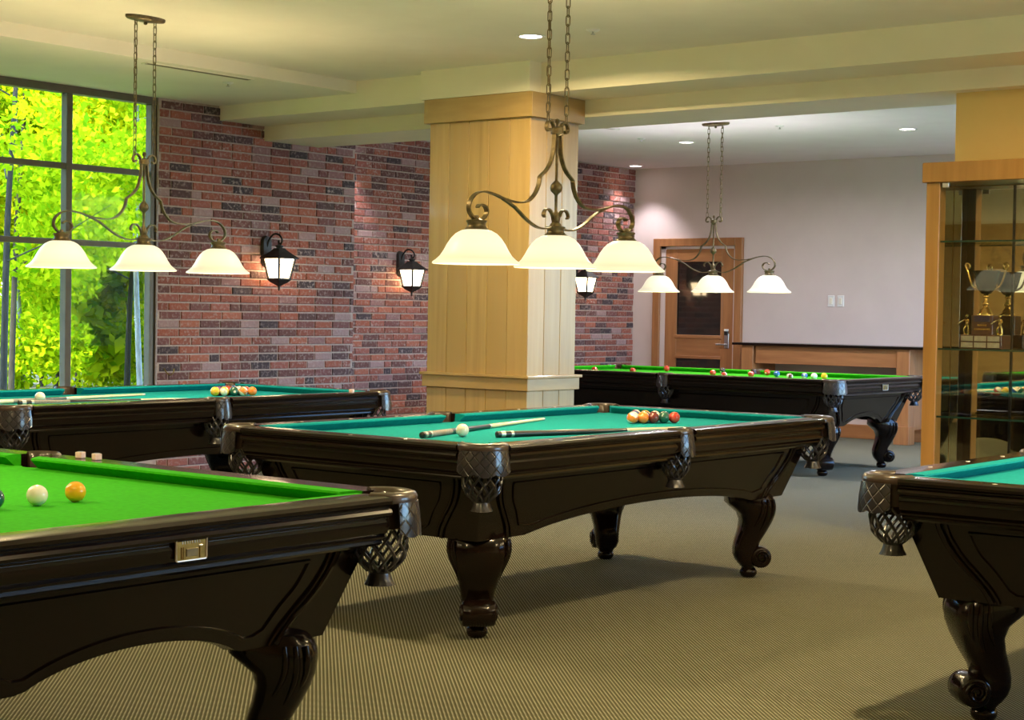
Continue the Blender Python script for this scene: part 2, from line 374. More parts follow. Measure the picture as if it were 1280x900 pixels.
brick_wall(wl, 8.40, 10.547, YW+.008, 2.90, lambda x, z: z if x > 8.4 else 0)
def sc_far(x, z):
    if z > 2.80 and x < 14 or z < .8: return -5
    if 11.75 < x < 13.25: return 2
    if x > 15.25: return 1 + z*.01
    return -1
brick_wall(wr, 10.547, XE, YR+.008, ZF, sc_far)

# window
win = struct(empty('window_1', (0, YW+.03, 0)))
mull = [8.36-.766*k for k in range(5)]
mb = MB().box((XW, -.01, 2.838), (8.395, .07, ZS)); mb.build('head_frame', 'frame', win)
MB().box((XW, -.03, .60), (8.395, .09, .66)).build('sill', 'frame', win)
MB().box((8.376, .0, .66), (8.396, .078, ZS)).build('jamb_liner', 'frame', win); mm = MB().box((-.026, 0, .66), (.026, .07, 2.838), .004).mesh('mullion', 'frame')
for x in mull:
    if x > XB: inst('mullion', mm, win, (x+(.009 if x > 8.3 else 0), 0, 0))
for k in range(len(mull)-1):
    xr, xl = mull[k], mull[k+1]
    if xl < XB: break
    if k == 0: meshT = MB().box((-.357, .008, -.021), (.357, .062, .021), .003).mesh('transom', 'frame')
    for z in (2.313, 1.762): inst('transom', meshT, win, ((xl+xr)/2, 0, z))
    if k == 0: pm = {z: MB().box((-.357, .033, z), (.357, .039, z1)).mesh('pane', 'pane') for z, z1 in ((.66, 1.741), (1.783, 2.292), (2.334, 2.838))}
    for z in pm: inst('pane', pm[z], win, ((xl+xr)/2, 0, 0))
def side_window(name, y, x0, x1, z0, z1, n):
    w_ = struct(empty(name, (0, y, 0)))
    for a, b in (((x0, -.04, z0), (x1, .04, z0+.05)), ((x0, -.04, z1-.05), (x1, .04, z1))): MB().box(a, b).build('rail', 'frame', w_)
    st_ = (x1-x0)/n; me = MB().box((-.025, -.04, z0+.05), (.025, .04, z1-.05)).mesh('mullion', 'frame'); pn = MB().box((-st_/2+.025, -.003, z0+.05), (st_/2-.025, .003, z1-.05)).mesh('pane', 'pane')
    for k in range(n+1): inst('mullion', me, w_, (min(max(x0+st_*k, x0+.025), x1-.025), 0, 0))
    for k in range(n): inst('pane', pn, w_, (x0+st_*(k+.5), 0, 0))
    pl_ = lamp(name+'_portal', 'AREA', ((x0+x1)/2, y-.12, (z0+z1)/2), 1, (1, 1, 1)); pl_.data.shape = 'RECTANGLE'; pl_.data.size = x1-x0; pl_.data.size_y = z1-z0
    pl_.rotation_euler = (PI/2, 0, 0) if y > 9 and False else (-PI/2, 0, 0); pl_.rotation_euler = Vector((0, 1, 0)).to_track_quat('-Z', 'Y').to_euler(); pl_.data.cycles.is_portal = True
side_window('window_2', 3.1, 10.4, 16.2, .75, 2.75, 5)
pw = lamp('window_1_portal', 'AREA', (6.83, YW+.2, 1.75), 1, (1, 1, 1)); pw.data.shape = 'RECTANGLE'; pw.data.size = 3.1; pw.data.size_y = 2.2
pw.rotation_euler = Vector((0, -1, 0)).to_track_quat('-Z', 'Y').to_euler(); pw.data.cycles.is_portal = True
side_window('window_3', YB-.1, 5.8, 9.2, 1.0, 2.55, 4)
# brass curtain hook beside the window
hk = MB().tube(smooth_path([(0, 0, .03), (0, -.03, .0), (.02, -.05, -.02), (.05, -.05, .0), (.055, -.05, .03)]), .005, 6, False).build('wall_hook', 'brass', None, 60, (8.46, YW-.002, .80))
tag(hk, 'small brass hook on the brick wall beside the forest window', 'hook')

# column: plank-clad
col = struct(empty('trim_6', (0, 0, 0)))
MB().box((8.915, 6.915, 0), (9.43, 7.775, ZB1)).build('core', 'maple', col)
CX0, CX1, CY0, CY1 = 8.90, 9.445, 6.90, 7.79
def plank(a, b, z0, z1, face, k):
    m_ = noisy('maple_plank', tuple(v*(1+.12*math.sin(k*2.3)) for v in (.40, .255, .084)), tuple(v*(1+.10*math.sin(k*3.1+1)) for v in (.46, .31, .112)), 2.5+.3*k, (6, 6, .3), .42, 0, .15)
    if face == 0: bx = ((CX0, a+.0015, z0), (CX0+.02, b-.0015, z1))
    elif face == 1: bx = ((a+.0015, CY0, z0), (b-.0015, CY0+.02, z1))
    elif face == 2: bx = ((CX1-.02, a+.0015, z0), (CX1, b-.0015, z1))
    else: bx = ((a+.0015, CY1-.02, z0), (b-.0015, CY1, z1))
    MB().box(*bx, .003).build('plank', m_, col)
for z0, z1 in ((0, .775), (.875, 2.61)):
    for f in (0, 2):
        for k in range(5): plank(CY0+(CY1-CY0)*k/5, CY0+(CY1-CY0)*(k+1)/5, z0, z1, f, k+f)
    for f in (1, 3):
        for k in range(3): plank(CX0+(CX1-CX0)*k/3, CX0+(CX1-CX0)*(k+1)/3, z0, z1, f, k+5+f)
MB().box((8.872, 6.868, 2.61), (9.473, 7.825, 2.776), .003).build('crown', 'maple_x', col)
MB().box((8.877, 6.875, .775), (9.468, 7.815, .858), .003).build('belt_band', 'maple_x', col)
MB().box((8.862, 6.860, .858), (9.483, 7.830, .877), .003).build('belt_cap', 'maple_x', col)

# ceiling fittings
def downlight(x, y, z, label, energy, colr, spot=None):
    r = empty('downlight', (x, y, z)); tag(r, label, 'ceiling light', 'recessed ceiling downlights')
    MB().loft([[(rr*math.cos(2*PI*k/28), rr*math.sin(2*PI*k/28), zz) for k in range(28)] for rr, zz in ((.066, -.001), (.07, -.006), (.086, -.006), (.09, -.001), (.066, -.001))], False).build('trim_ring', 'white', r, 50)
    MB().lathe([(.002, -.003), (.066, -.003), (.066, -.002), (.002, -.002)], 28).build('lens', 'down', r)
    if spot: lamp('downlight_lamp', 'SPOT', (0, 0, -.02), energy, colr, r, .05, spot)
    else: lamp('downlight_lamp', 'AREA', (0, 0, -.02), energy, colr, r, .13).data.spread = math.radians(168)
downlight(8.10, 6.29, ZC, 'recessed round downlight in cream ceiling left of the middle chains', DOWN_W, WARM)
for i, (x, y) in enumerate(((4.6, 6.29), (.7, 7.6), (8.1, 2.3), (4.6, 2.3), (1.1, 2.3), (4.6, -.8), (8.1, -.8))):  # all out of view; the second is placed to brighten the mirrored back wall
    downlight(x, y, ZC, 'recessed downlight in the cream ceiling above the ' + ('window table', 'near end, added to light the back wall', 'trophy cabinet front', 'right-hand table', 'near right corner', 'right-hand wall', 'far right corner')[i], DOWN_W, WARM)
downlight(14.2, 9.05, ZF, 'recessed downlight just left of the far pendant chains', FAR_W, COOL)
downlight(14.2, 6.69, ZF, 'recessed downlight right of the far pendant near the ochre wall', FAR_W, COOL)
downlight(16.18, 11.0, ZF, 'recessed downlight in the far corner over brick and blush wall', 50, COOL, 95)
downlight(11.60, 11.0, ZF, 'recessed downlight over the brick recess hidden by the ceiling beam', 60, COOL, 80)
downlight(11.8, 6.69, ZF, 'recessed far room downlight hidden above the stepped beam', FAR_W, COOL)
downlight(14.2, 4.4, ZF, 'recessed far room downlight hidden behind the ochre wall', FAR_W, COOL)
def sprinkler(x, y, z, label):
    r = empty('sprinkler', (x, y, z)); tag(r, label, 'sprinkler', 'ceiling sprinklers')
    MB().lathe([(.002, -.012), (.025, -.012), (.04, -.004), (.042, 0)], 20).build('rose', 'white', r, 50)
    MB().lathe([(.002, -.03), (.014, -.03), (.014, -.027), (.005, -.024), (.005, -.01)], 12).build('deflector', 'steel', r, 50)
sprinkler(8.12, 5.84, ZC, 'small sprinkler head in cream ceiling right of the middle chains')
sprinkler(8.09, 8.98, ZS, 'small sprinkler head in the soffit in front of the window')
sprinkler(13.7, 9.25, ZF, 'small sprinkler head in far ceiling left of the far downlight')
sprinkler(13.4, 7.55, ZF, 'small sprinkler head in far ceiling right of far pendant chains')
v = empty('air_vent', (7.6, 8.72, ZS)); tag(v, 'long thin slot air vent along the soffit edge by the window', 'vent')
MB().box((-.47, -.035, -.006), (.47, .035, 0), .002).build('vent_frame', 'ceil_cream', v)
MB().box((-.45, -.020, -.0075), (.45, -.004, -.005)).build('slot', 'frame', v)
MB().box((-.45, .004, -.0075), (.45, .020, -.005)).build('slot', 'frame', v)
v = empty('air_vent', (12.4, 9.0, ZF)); tag(v, 'short white slot vent in far ceiling beside the wood column', 'vent')
MB().box((-.5, -.05, -.006), (.5, .05, 0), .002).build('vent_frame', 'white', v)
MB().box((-.46, -.02, -.0075), (.46, .02, -.005)).build('slot', 'steel', v)

# ------------------------------------------------------------------ pool tables
RAIL = [(.105, .800), (.016, .800), (.006, .797), (.0, .788), (.002, .779), (.012, .774), (.013, .769), (.004, .765), (.001, .757), (.004, .749),
        (.015, .744), (.016, .740), (.011, .730), (.012, .715), (.020, .700), (.030, .694), (.026, .689), (.028, .683), (.038, .679), (.036, .672), (.046, .664), (.105, .664)]
BED = .762
def rail_mesh(l):
    mb = MB(); mb.loft([[(x, d, z) for d, z in RAIL] for x in (-l/2, l/2)]); return mb.mesh('rail', 'dark_wood', 28)
def cushion_mesh(x0, x1, n0, n1, mt):
    prof = [(.099, .799, 0), (.118, .801, .3), (.150, .797, 1), (.152, .791, 1), (.120, BED, .6), (.099, BED, 0)]
    mb = MB(); mb.loft([[((xa+(xb-xa)*t), d, z) for d, z, t in prof] for xa, xb in ((x0, n0), (x1, n1))])
    return mb.mesh('cushion', mt, 40)
def sup(n, e, a, b, cx, cy, z):
    out = []
    for k in range(n):
        t = 2*PI*k/n; c, s_ = math.cos(t), math.sin(t)
        out.append((cx+a*math.copysign(abs(c)**(2/e), c), cy+b*math.copysign(abs(s_)**(2/e), s_), z))
    return out
LEG = [(.425, .080, -.135, .225), (.40, .098, -.135, .240), (.374, .108, -.135, .246), (.350, .110, -.108, .242), (.320, .106, -.072, .222), (.28, .092, -.060, .190),
       (.23, .066, -.070, .160), (.18, .036, -.086, .138), (.145, .026, -.093, .128), (.115, .022, -.092, .126), (.09, .016, -.082, .118), (.068, .010, -.066, .10), (.052, .006, -.05, .08), (.040, .0, -.044, .07)]
def pocket_meshes():
    d = {}
    for kind, a, sa, ro in (('corner', 112, 64, .102), ('side', 90, 42, .076)):
        ri = .060 if kind == 'corner' else .052
        sec = [(ri, .705), (ri, .792), (ri+.006, .803), ((ri+ro)/2, .808), (ro-.006, .803), (ro, .792), (ro-.002, .778), (ri+.012, .776), (ri+.010, .705)]
        n = 26; mb = MB()
        mb.loft([[(r*math.cos(t), r*math.sin(t), z) for r, z in sec] for t in [math.radians(-a+2*a*k/n) for k in range(n+1)]])
        d[kind, 'pocket'] = mb.mesh('pocket', 'leather_brown', 50)
        # quilted shield with scalloped lower hem
        mb = MB(); rings = []; m_ = 8; nn = 30
        for k in range(nn+1):
            t = math.radians(-sa+2*sa*k/nn); f = k/nn
            sca = .010*abs(math.sin(f*PI*3))+.010*math.sin(f*PI)
            col_ = []
            for j in range(m_+1):
                g = j/m_; z = .780-(.080+sca)*g; r = ro+.002+.010*g*g+.004*math.sin(g*PI)
                col_.append((r*math.cos(t), r*math.sin(t), z))
            for j in range(m_, -1, -1):
                x, y, z = col_[j]; q = math.hypot(x, y); s_ = (q-.006)/q; col_.append((x*s_, y*s_, z))
            rings.append(col_)
        mb.loft(rings)
        me = mb.mesh('shield', 'shield', 50)
        uvl = me.uv_layers.new(name='UVMap')
        for l in me.loops:
            co = me.vertices[l.vertex_index].co; uvl.data[l.index].uv = (math.atan2(co.y, co.x)*2.6+.5, (co.z-.6)*22)
        d[kind, 'shield'] = me
        # woven leather net and fringe
        mb = MB(); prof = [(.700, .070), (.675, .074), (.65, .074), (.625, .068), (.602, .052), (.585, .032)]
        if kind == 'side': prof = [(z, r*.84) for z, r in prof]
        rz = lambda z: np.interp(z, [q[0] for q in prof][::-1], [q[1] for q in prof][::-1])
        N = 11
        for k in range(N):
            for sg in (1, -1):
                path = []
                for j in range(13):
                    g = j/12; z = .702-.117*g; r = float(rz(z))+.002*sg*math.cos(g*PI*4); t = 2*PI*k/N + sg*g*1.15
                    path.append((r*math.cos(t), r*math.sin(t), z))
                mb.tube(path, .0048, 5)
        d[kind, 'net'] = mb.mesh('net', 'leather', 60)
        mb = MB(); rr = []
        for z, r in ((.592, .030), (.585, .036), (.578, .030), (.560, .033), (.545, .041), (.543, .030)):
            rr.append([((r+(.003 if (k % 2 and z < .57) else 0))*math.cos(2*PI*k/28), (r+(.003 if (k % 2 and z < .57) else 0))*math.sin(2*PI*k/28), z) for k in range(28)])
        mb.loft(rr); d[kind, 'fringe'] = mb.mesh('fringe', 'leather', 40)
    return d
PK = pocket_meshes()
def leg_meshes():
    mb = MB(); mb.loft([sup(28, 3.2, (o-i)/2, w_/2, (o+i)/2, 0, z) for z, o, i, w_ in LEG]); leg = mb.mesh('leg', 'dark_wood', 60)
    mb = MB(); rr = []
    for y, r in ((-.066, .034), (-.066, .045), (-.060, .051), (-.03, .054), (0, .055), (.03, .054), (.060, .051), (.066, .045), (.066, .034)):
        rr.append([(.036+r*math.cos(2*PI*k/28), y, .104+r*math.sin(2*PI*k/28)) for k in range(28)])
    mb.loft(rr)
    for sg in (1, -1):
        mb.tube([(.036+(.007+.030*j/30)*math.cos(-j*.42), sg*.068, .104+(.007+.030*j/30)*math.sin(-j*.42)) for j in range(31)], .006, 6)
        mb.lathe([(.001, 0)], 4) if False else None
    scroll = mb.mesh('scroll', 'dark_wood', 60)
    mb = MB(); mb.lathe([(.026, .058), (.027, .050), (.036, .044), (.043, .032), (.043, .018), (.035, .005), (.026, 0)], 24, (-.014, 0, 0)); pad = mb.mesh('foot', 'dark_wood', 60)
    mb = MB()
    for sg in (1, -1):
        for k, (da, va, zb) in enumerate(((.078, .108, .26), (.050, .119, .235), (.020, .121, .26))):
            pts = []
            for j in range(9):
                g = j/8; z = .40-(.40-zb)*g
                zz = [q[0] for q in LEG][::-1]; wv = float(np.interp(z, zz, [q[3] for q in LEG][::-1]))
                ov = float(np.interp(z, zz, [q[1] for q in LEG][::-1]))
                pts.append((min(da-.03*g, ov-.02)+.015*math.sin(g*PI), sg*(wv/2*(va/.121)*.995), z))
            mb.tube(pts, .010, 6, False, [.35+.65*math.sin(PI*min(1, .15+j/8*.85)) for j in range(9)])
    carve = mb.mesh('leaf_carving', 'dark_wood', 60)
    return leg, scroll, pad, carve
LEGM = leg_meshes()
def make_table(L, W, mt, ia, ib, plate, sights):
    hx, hy = L/2, W/2
    root = empty('pool_table')
    CO, SD = .150, .064
    ll = hx-CO-SD
    rl, re = rail_mesh(ll), rail_mesh(W-2*CO)
    for sx in (-1, 1):
        for sy in (-1, 1): inst('rail', rl, root, (sx*(SD+ll/2), sy*hy, 0), 0 if sy < 0 else PI)
        inst('rail', re, root, (sx*hx, 0, 0), -PI/2 if sx < 0 else PI/2)
    cl = cushion_mesh(-hx+.150, -.058, -hx+.198, -.070, mt); cr_ = cushion_mesh(.058, hx-.150, .070, hx-.198, mt); ce = cushion_mesh(-hy+.150, hy-.150, -hy+.198, hy-.198, mt)
    for sy, r in ((-1, 0), (1, PI)):
        inst('cushion', cl, root, (0, sy*hy, 0), r); inst('cushion', cr_, root, (0, sy*hy, 0), r)
    for sx, r in ((-1, -PI/2), (1, PI/2)): inst('cushion', ce, root, (sx*hx, 0, 0), r)
    # bed cloth with pocket cut-outs
    pts = []
    def arc(cx, cy, r, a0, a1, n=8):
        for k in range(n+1):
            t = math.radians(a0+(a1-a0)*k/n); pts.append((cx+r*math.cos(t), cy+r*math.sin(t)))
    pc, rc, ed, ps, rs = .095, .062, .105, .072, .054
    a = math.degrees(math.atan2(ed-pc, math.sqrt(rc**2-(ed-pc)**2))); b = math.degrees(math.atan2(ed-ps, math.sqrt(rs**2-(ed-ps)**2)))
    arc(-hx+pc, -hy+pc, rc, 90-a, a); arc(0, -hy+ps, rs, 180-b, b); arc(hx-pc, -hy+pc, rc, 180-a, 90+a)
    arc(hx-pc, hy-pc, rc, 270-a, 180+a); arc(0, hy-ps, rs, 360-b, 180+b); arc(-hx+pc, hy-pc, rc, 360-a, 270+a)
    MB().prism(pts, lambda p: (p[0], p[1], BED), lambda p: (p[0], p[1], BED-.03)).build('bed_cloth', mt, root)
    # tapered apron with arched lower edge
    ST, SB, ZT, ZL = .117, .205, .668, .405
    def inset(z): return ST+(SB-ST)*(ZT-z)/(ZT-ZL)
    def zlow(s, half):
        e = half-.52
        if abs(s) >= e: return ZL
        g = 1-(abs(s)/e)**2
        return ZL+.070*g**.8
    mb = MB()
    faces = ((0, -1, hx, hy), (1, -1, hy, hx), (0, 1, hx, hy), (1, 1, hy, hx))
    def P(ax, sg, hl, hw, s, z, off=0.):     # s along the face, measured at rail length
        q = hw-inset(z)+off
        return (s, sg*q, z) if ax == 0 else (sg*q, s, z)
    for ax, sg, hl, hw in faces:
        n = 40; o_t, o_b, i_t, i_b = [], [], [], []
        for k in range(n+1):
            u = -1+2*k/n
            zb_ = zlow(u*(hl-SB), hl)
            o_t.append(P(ax, sg, hl, hw, u*(hl-ST), ZT)); o_b.append(P(ax, sg, hl, hw, u*(hl-inset(zb_)), zb_))
            i_t.append(P(ax, sg, hl, hw, u*(hl-ST-.03), ZT, -.03)); i_b.append(P(ax, sg, hl, hw, u*(hl-inset(zb_)-.03), zb_, -.03))
        mb.loft([[a_, b_, c_, d_] for a_, b_, c_, d_ in zip(o_t, o_b, i_b, i_t)], False)
    apron = mb.build('apron', 'dark_wood', root, 30)
    MB().box((-hx+.11, -hy+.11, .672), (hx-.11, hy-.11, .73)).build('slate_bed', 'dark_wood', root)
    for ax, sg, hl, hw in faces:
        # raised panel bead
        e = hl
        zz = [.632, .60, .56, .52, .485, .455]; ss = [e-.335, e-.345, e-.365, e-.40, e-.425, e-.445]
        S = smooth_path([(s_, z, 0) for s_, z in zip(ss, zz)], 4)
        loop = [(q.x, q.y) for q in S]
        bot = [(u*(e-.445), max(zlow(u*(e-.445), hl)+.035, .0)) for u in [1-2*k/24 for k in range(25)]]
        loop += [(s_, max(z, .44)) for s_, z in bot[1:-1]] + [(-q.x, q.y) for q in reversed(S)]
        top = [( -ss[0]+2*ss[0]*k/16, .632) for k in range(1, 16)]
        loop += top
        MB().tube([P(ax, sg, hl, hw, s_, z, .001) for s_, z in loop], .006, 5, True).build('panel_bead', 'dark_wood', apron, 60)
        for q in (-1, 1):
            for off, rr in ((0, .011), (.024, .007)):
                S = smooth_path([(e-.235-off, .664, 0), (e-.245-off, .62, 0), (e-.275-off, .56, 0), (e-.325-off, .50, 0), (e-.365-off, .45, 0), (e-.385-off, ZL+.003, 0)], 4)
                MB().tube([P(ax, sg, hl, hw, q*v_.x, v_.y, .002) for v_ in S], rr, 6).build('curved_moulding', 'dark_wood', apron, 60)
    leg, scroll, pad, carve = LEGM
    for sx in (-1, 1):
        for sy in (-1, 1):
            g = inst('leg', leg, root, (sx*(hx-ia), sy*(hy-ib), 0), math.atan2(sy, sx))
            inst('scroll', scroll, g); inst('foot', pad, g); stuff(inst('leaf_carving', carve, g))
            p_ = inst('pocket', PK['corner', 'pocket'], root, (sx*(hx-.095), sy*(hy-.095), 0), math.atan2(sy, sx))
            inst('shield', PK['corner', 'shield'], p_); stuff(inst('net', PK['corner', 'net'], p_)); inst('fringe', PK['corner', 'fringe'], p_)
    for sy in (-1, 1):
        p_ = inst('pocket', PK['side', 'pocket'], root, (0, sy*(hy-.068), 0), sy*PI/2)
        inst('shield', PK['side', 'shield'], p_); stuff(inst('net', PK['side', 'net'], p_)); inst('fringe', PK['side', 'fringe'], p_)
    if sights:
        sm = MB().lathe([(.001, .0012), (.0075, .0012), (.008, 0)], 12).mesh('sight', 'ivory')
        for k in (1, 2, 3, 5, 6, 7):
            for sy in (-1, 1): inst('sight', sm, root, (-hx+.15+(L-.3)*k/8, sy*(hy-.05), .800))
        for k in (1, 2, 3):
            for sx in (-1, 1): inst('sight', sm, root, (sx*(hx-.05), -hy+.15+(W-.3)*k/4, .800))
    if plate:
        pl = MB().box((-hx+.006, -.047, .702), (-hx+.012, .047, .757), .002).build('nameplate', 'brass', root); pl['label'] = 'small brass nameplate on the end rail'
        fr = MB()
        pth = []
        for cy, cz, a0 in ((.042, .752, 0), (-.042, .752, 90), (-.042, .707, 180), (.042, .707, 270)):
            for k in range(4): t = math.radians(a0+30*k); pth.append((-hx+.005, cy+.005*math.cos(t), cz+.005*math.sin(t)))
        fr.tube(pth, .0022, 5, True).build('plate_border', 'silver', pl, 60)
        tb = MB(); tb.box((-hx+.0035, -.020, .711), (-hx+.007, .016, .730), .001).build('relief_table', 'bronze', pl)
        for y_ in (.024, .0295, -.0265): MB().box((-hx+.0035, y_-.0018, .706), (-hx+.007, y_+.0018, .735), .0008).build('relief_pillar', 'brass', pl)
        MB().box((-hx+.0035, -.034, .733), (-hx+.007, -.022, .737), .001).build('relief_capital', 'silver', pl)
        # row of small worn raised letters
        for k in range(8):
            y_ = .029-.0075*k
            MB().box((-hx+.0045, y_-.0022, .742), (-hx+.0065, y_-.0008, .750)).build('worn_letter', 'silver', pl)
    return root
PL, PW, GL_, GW_ = 2.81, 1.49, 3.35, 1.70
pool = make_table(PL, PW, 'teal', .33, .30, False, True)
pool.location = (4.84+PL/2, 3.937+PW/2, 0)
tag(pool, 'dark wood pool table with teal cloth in mid-floor, whole table in view', 'pool table', 'five billiard tables')
t2 = copy_tree(pool); t2.location = (4.925+PL/2, 7.025+PW/2, 0); t2['label'] = 'dark wood pool table with teal cloth beside the forest window'
t4 = copy_tree(pool); t4.location = (4.886+PL/2, .969+PW/2, 0); t4['label'] = 'dark wood pool table with teal cloth cut off at right, before the trophy cabinet'
snk = make_table(GL_, GW_, 'green', .28, .30, True, False)
snk.location = (1.803+GW_/2, 3.049+GL_/2, 0); snk.rotation_euler = (0, 0, PI/2)
tag(snk, 'dark wood billiard table with bright green cloth and brass nameplate, nearest at lower left', 'pool table', 'five billiard tables')
t5 = copy_tree(snk); t5.location = (12.089+GW_/2, 6.235+GL_/2, 0); t5['label'] = 'dark wood billiard table with bright green cloth at the far end by the counter'

# ------------------------------------------------------------------ balls
BR = .0286
def sphere_mesh(r, name):
    bm = bmesh.new(); bmesh.ops.create_uvsphere(bm, u_segments=32, v_segments=20, radius=r); me = bpy.data.meshes.new(name); bm.to_mesh(me); bm.free()
    me.polygons.foreach_set('use_smooth', [True]*len(me.polygons)); return me
RED, ORG, YEL, GRN, MAR, BLU, PUR, BLK = (.52, .045, .022), (.75, .20, .02), (.80, .45, .02), (.010, .085, .055), (.14, .018, .016), (.02, .10, .36), (.12, .03, .16), (.012, .012, .012)
bm_cache = {}
def ball(kind, x, y, label, group, rot=None):
    if kind not in bm_cache:
        c, st = {'red': (RED, 0), 'orange': (ORG, 0), 'yellow': (YEL, 0), 'green': (GRN, 0), 'maroon': (MAR, 0), 'blue': (BLU, 0), 'purple': (PUR, 0), 'black': (BLK, 0),
                 'orange_stripe': (ORG, 1), 'yellow_stripe': (YEL, 1), 'green_stripe': (GRN, 1), 'maroon_stripe': (MAR, 1), 'red_stripe': (RED, 1), 'blue_stripe': (BLU, 1), 'purple_stripe': (PUR, 1),
                 'white': ((.80, .76, .66), 0), 'teal': ((.008, .07, .085), 0), 'amber': ((.83, .40, .015), 0)}[kind]
        me = sphere_mesh(BR, 'ball'); me.materials.append(ball_mat(kind, c, bool(st), kind not in ('white', 'teal', 'amber'))); bm_cache[kind] = me
    o = inst('billiard_ball', bm_cache[kind], None, (x, y, BED+BR+.0002))
    o.rotation_euler = rot or (random.uniform(0, 6), random.uniform(0, 6), random.uniform(0, 6))
    return tag(o, label, 'billiard ball', group)
def rack(ax, ay, grid, where, group):
    d = 2*BR+.0006
    for k, row in enumerate(grid):
        for j, kind in enumerate(row):
            nm = kind.replace('_stripe', ' striped')
            th = ('', 'second', 'third', 'fourth', 'fifth')
            if k == 0: lb = f'{nm} ball at the point of the triangle {where}'
            elif j == 0: lb = f'{nm} ball, {th[k]} on the near edge of the triangle {where}'
            elif k == 4: lb = f'{nm} ball in the back row of the triangle {where}'
            else: lb = f'{nm} ball inside the triangle {where}'
            ball(kind, ax+k*d*.866, ay+(-k/2+j)*d, lb, group)
# grid rows run away from the point; first entry of each row is on the near side
rack(6.868, 4.661, [['orange_stripe'], ['orange', 'white'], ['maroon', 'yellow_stripe', 'blue'], ['green', 'maroon_stripe', 'black', 'purple'], ['red', 'green_stripe', 'blue_stripe', 'yellow', 'red_stripe']],
     'on the middle table', 'balls racked on the middle table')
rack(6.936, 7.785, [['yellow'], ['yellow_stripe', 'purple'], ['green', 'red', 'black'], ['orange_stripe', 'purple_stripe', 'maroon', 'blue'], ['orange', 'red_stripe', 'green_stripe', 'blue_stripe', 'maroon_stripe']],
     'on the window table', 'balls racked on the window table')
ball('white', 5.546, 4.645, 'white cue ball beside the grey-butted cue on the middle table', 'cue balls')
ball('white', 5.693, 7.827, 'white cue ball beside two cues on the window table', 'cue balls')
ball('teal', 2.613, 3.789, 'dark teal ball at the left picture edge on the near green table', 'balls on the near green table')
ball('white', 2.745, 3.783, 'white ball on the near green table, left of the amber ball', 'balls on the near green table')
ball('amber', 2.872, 3.786, 'amber yellow ball on the near green table', 'balls on the near green table')

far = [('red', 12.50, 8.909, 'leftmost red ball on the far green table, next to the wood column'), ('red', 12.595, 8.552, 'second red ball from the left on the far green table'),
       ('red', 13.489, 8.77, 'red ball by the far cushion of the far table, below the door'), ('red', 12.864, 7.875, 'red ball on the far table just left of the pink and black pair'),
       ('black', 13.50, 8.16, 'black ball behind the pink ball on the far green table'), ('red_stripe', 12.46, 7.515, 'pale pink striped ball near the front cushion of the far table'),
       ('red', 12.928, 7.521, 'red ball in mid cloth of the far table, right of the pink ball'), ('red', 13.50, 7.685, 'red ball beside the far side pocket of the far table'),
       ('blue', 13.228, 7.433, 'bright blue ball right of the red ball by the far side pocket'), ('maroon_stripe', 12.76, 7.045, 'brownish striped ball between the two blue balls on the far table'),
       ('blue_stripe', 12.999, 7.031, 'blue striped ball touching the white ball on the far table'), ('white', 13.029, 6.955, 'white ball between blue and yellow on the far green table'),
       ('yellow', 13.12, 6.905, 'yellow ball, rightmost on the far green table')]
for k_, x_, y_, l_ in far: ball(k_, x_, y_, l_, 'balls on the far green table')

# ------------------------------------------------------------------ cues and chalk
def cue(x0, y0, x1, y1, label, butt, wrap):
    """a two-piece cue lying on the cloth, butt at the first point, 1.45 m long"""
    a = math.atan2(y1-y0, x1-x0); r = empty('pool_cue', (x0, y0, BED+.0145), a)
    r.rotation_euler = (0, math.atan2(.0145-.0075, 1.45), a)
    tag(r, label, 'pool cue', 'cues lying on tables')
    rad = lambda x: .0143-(.0143-.0065)*(x/1.45)
    def seg(name, xa, xb, mt, g=0.):
        return MB().lathe_x([(rad(xa)*.6 if xa == 0 else rad(xa)+g, xa), (rad(xa)+g, xa+.004), (rad(xb)+g, xb)], 14).build(name, mt, r, 50)
    seg('bumper', 0, .022, 'black'); seg('butt_sleeve', .022, .045, M['silver']); seg('butt_sleeve', .045, .075, 'black'); seg('ring', .075, .09, 'silver', .0002)
    seg('grip', .09, .30, wrap); seg('wrap', .30, .56, butt, .0003); seg('forearm', .56, .735, 'black'); seg('joint', .735, .75, 'silver', .0002)
    seg('shaft', .75, 1.42, 'shaft'); seg('ferrule', 1.42, 1.44, 'ivory'); seg('tip', 1.44, 1.45, 'chalk_blue')
M['grey_wrap'] = noisy('grey_linen_wrap', (.20, .18, .17), (.32, .30, .28), 120, (1, 1, 1), .8, .2)
cue(5.331, 4.689, 6.70, 5.09, 'cue with grey butt lying behind the white ball on the middle table', 'black', 'grey_wrap')
cue(5.615, 4.514, 6.93, 4.166, 'long black-butted cue lying along the near side of the middle table', 'black', 'black')
cue(5.20, 7.735, 6.61, 8.055, 'pale-shafted cue behind the white ball on the window table', 'grey_wrap', 'shaft')
cue(5.409, 7.632, 6.146, 7.504, 'dark-butted cue nearest the front rail of the window table', 'black', 'grey_wrap')
def chalk(x, y, rz, label):
    r = empty('chalk_cube', (x, y, .8003), rz); tag(r, label, 'chalk', 'chalk cubes on rails')
    MB().box((-.0125, -.0125, 0), (.0125, .0125, .020), .0015).build('wrapper', 'chalk', r)
    MB().lathe([(.010, .0201), (.010, .0215), (.006, .0205), (.001, .020)], 14).build('chalk_top', 'chalk_blue', r)
chalk(3.455, 4.53, .3, 'pink chalk cube on the near green table rail, nearer the side pocket')
chalk(3.455, 4.445, -.2, 'pink chalk cube on the near green table rail, farther from the side pocket')
chalk(7.385, 7.065, .2, 'pink chalk cube on the front rail of the window table')

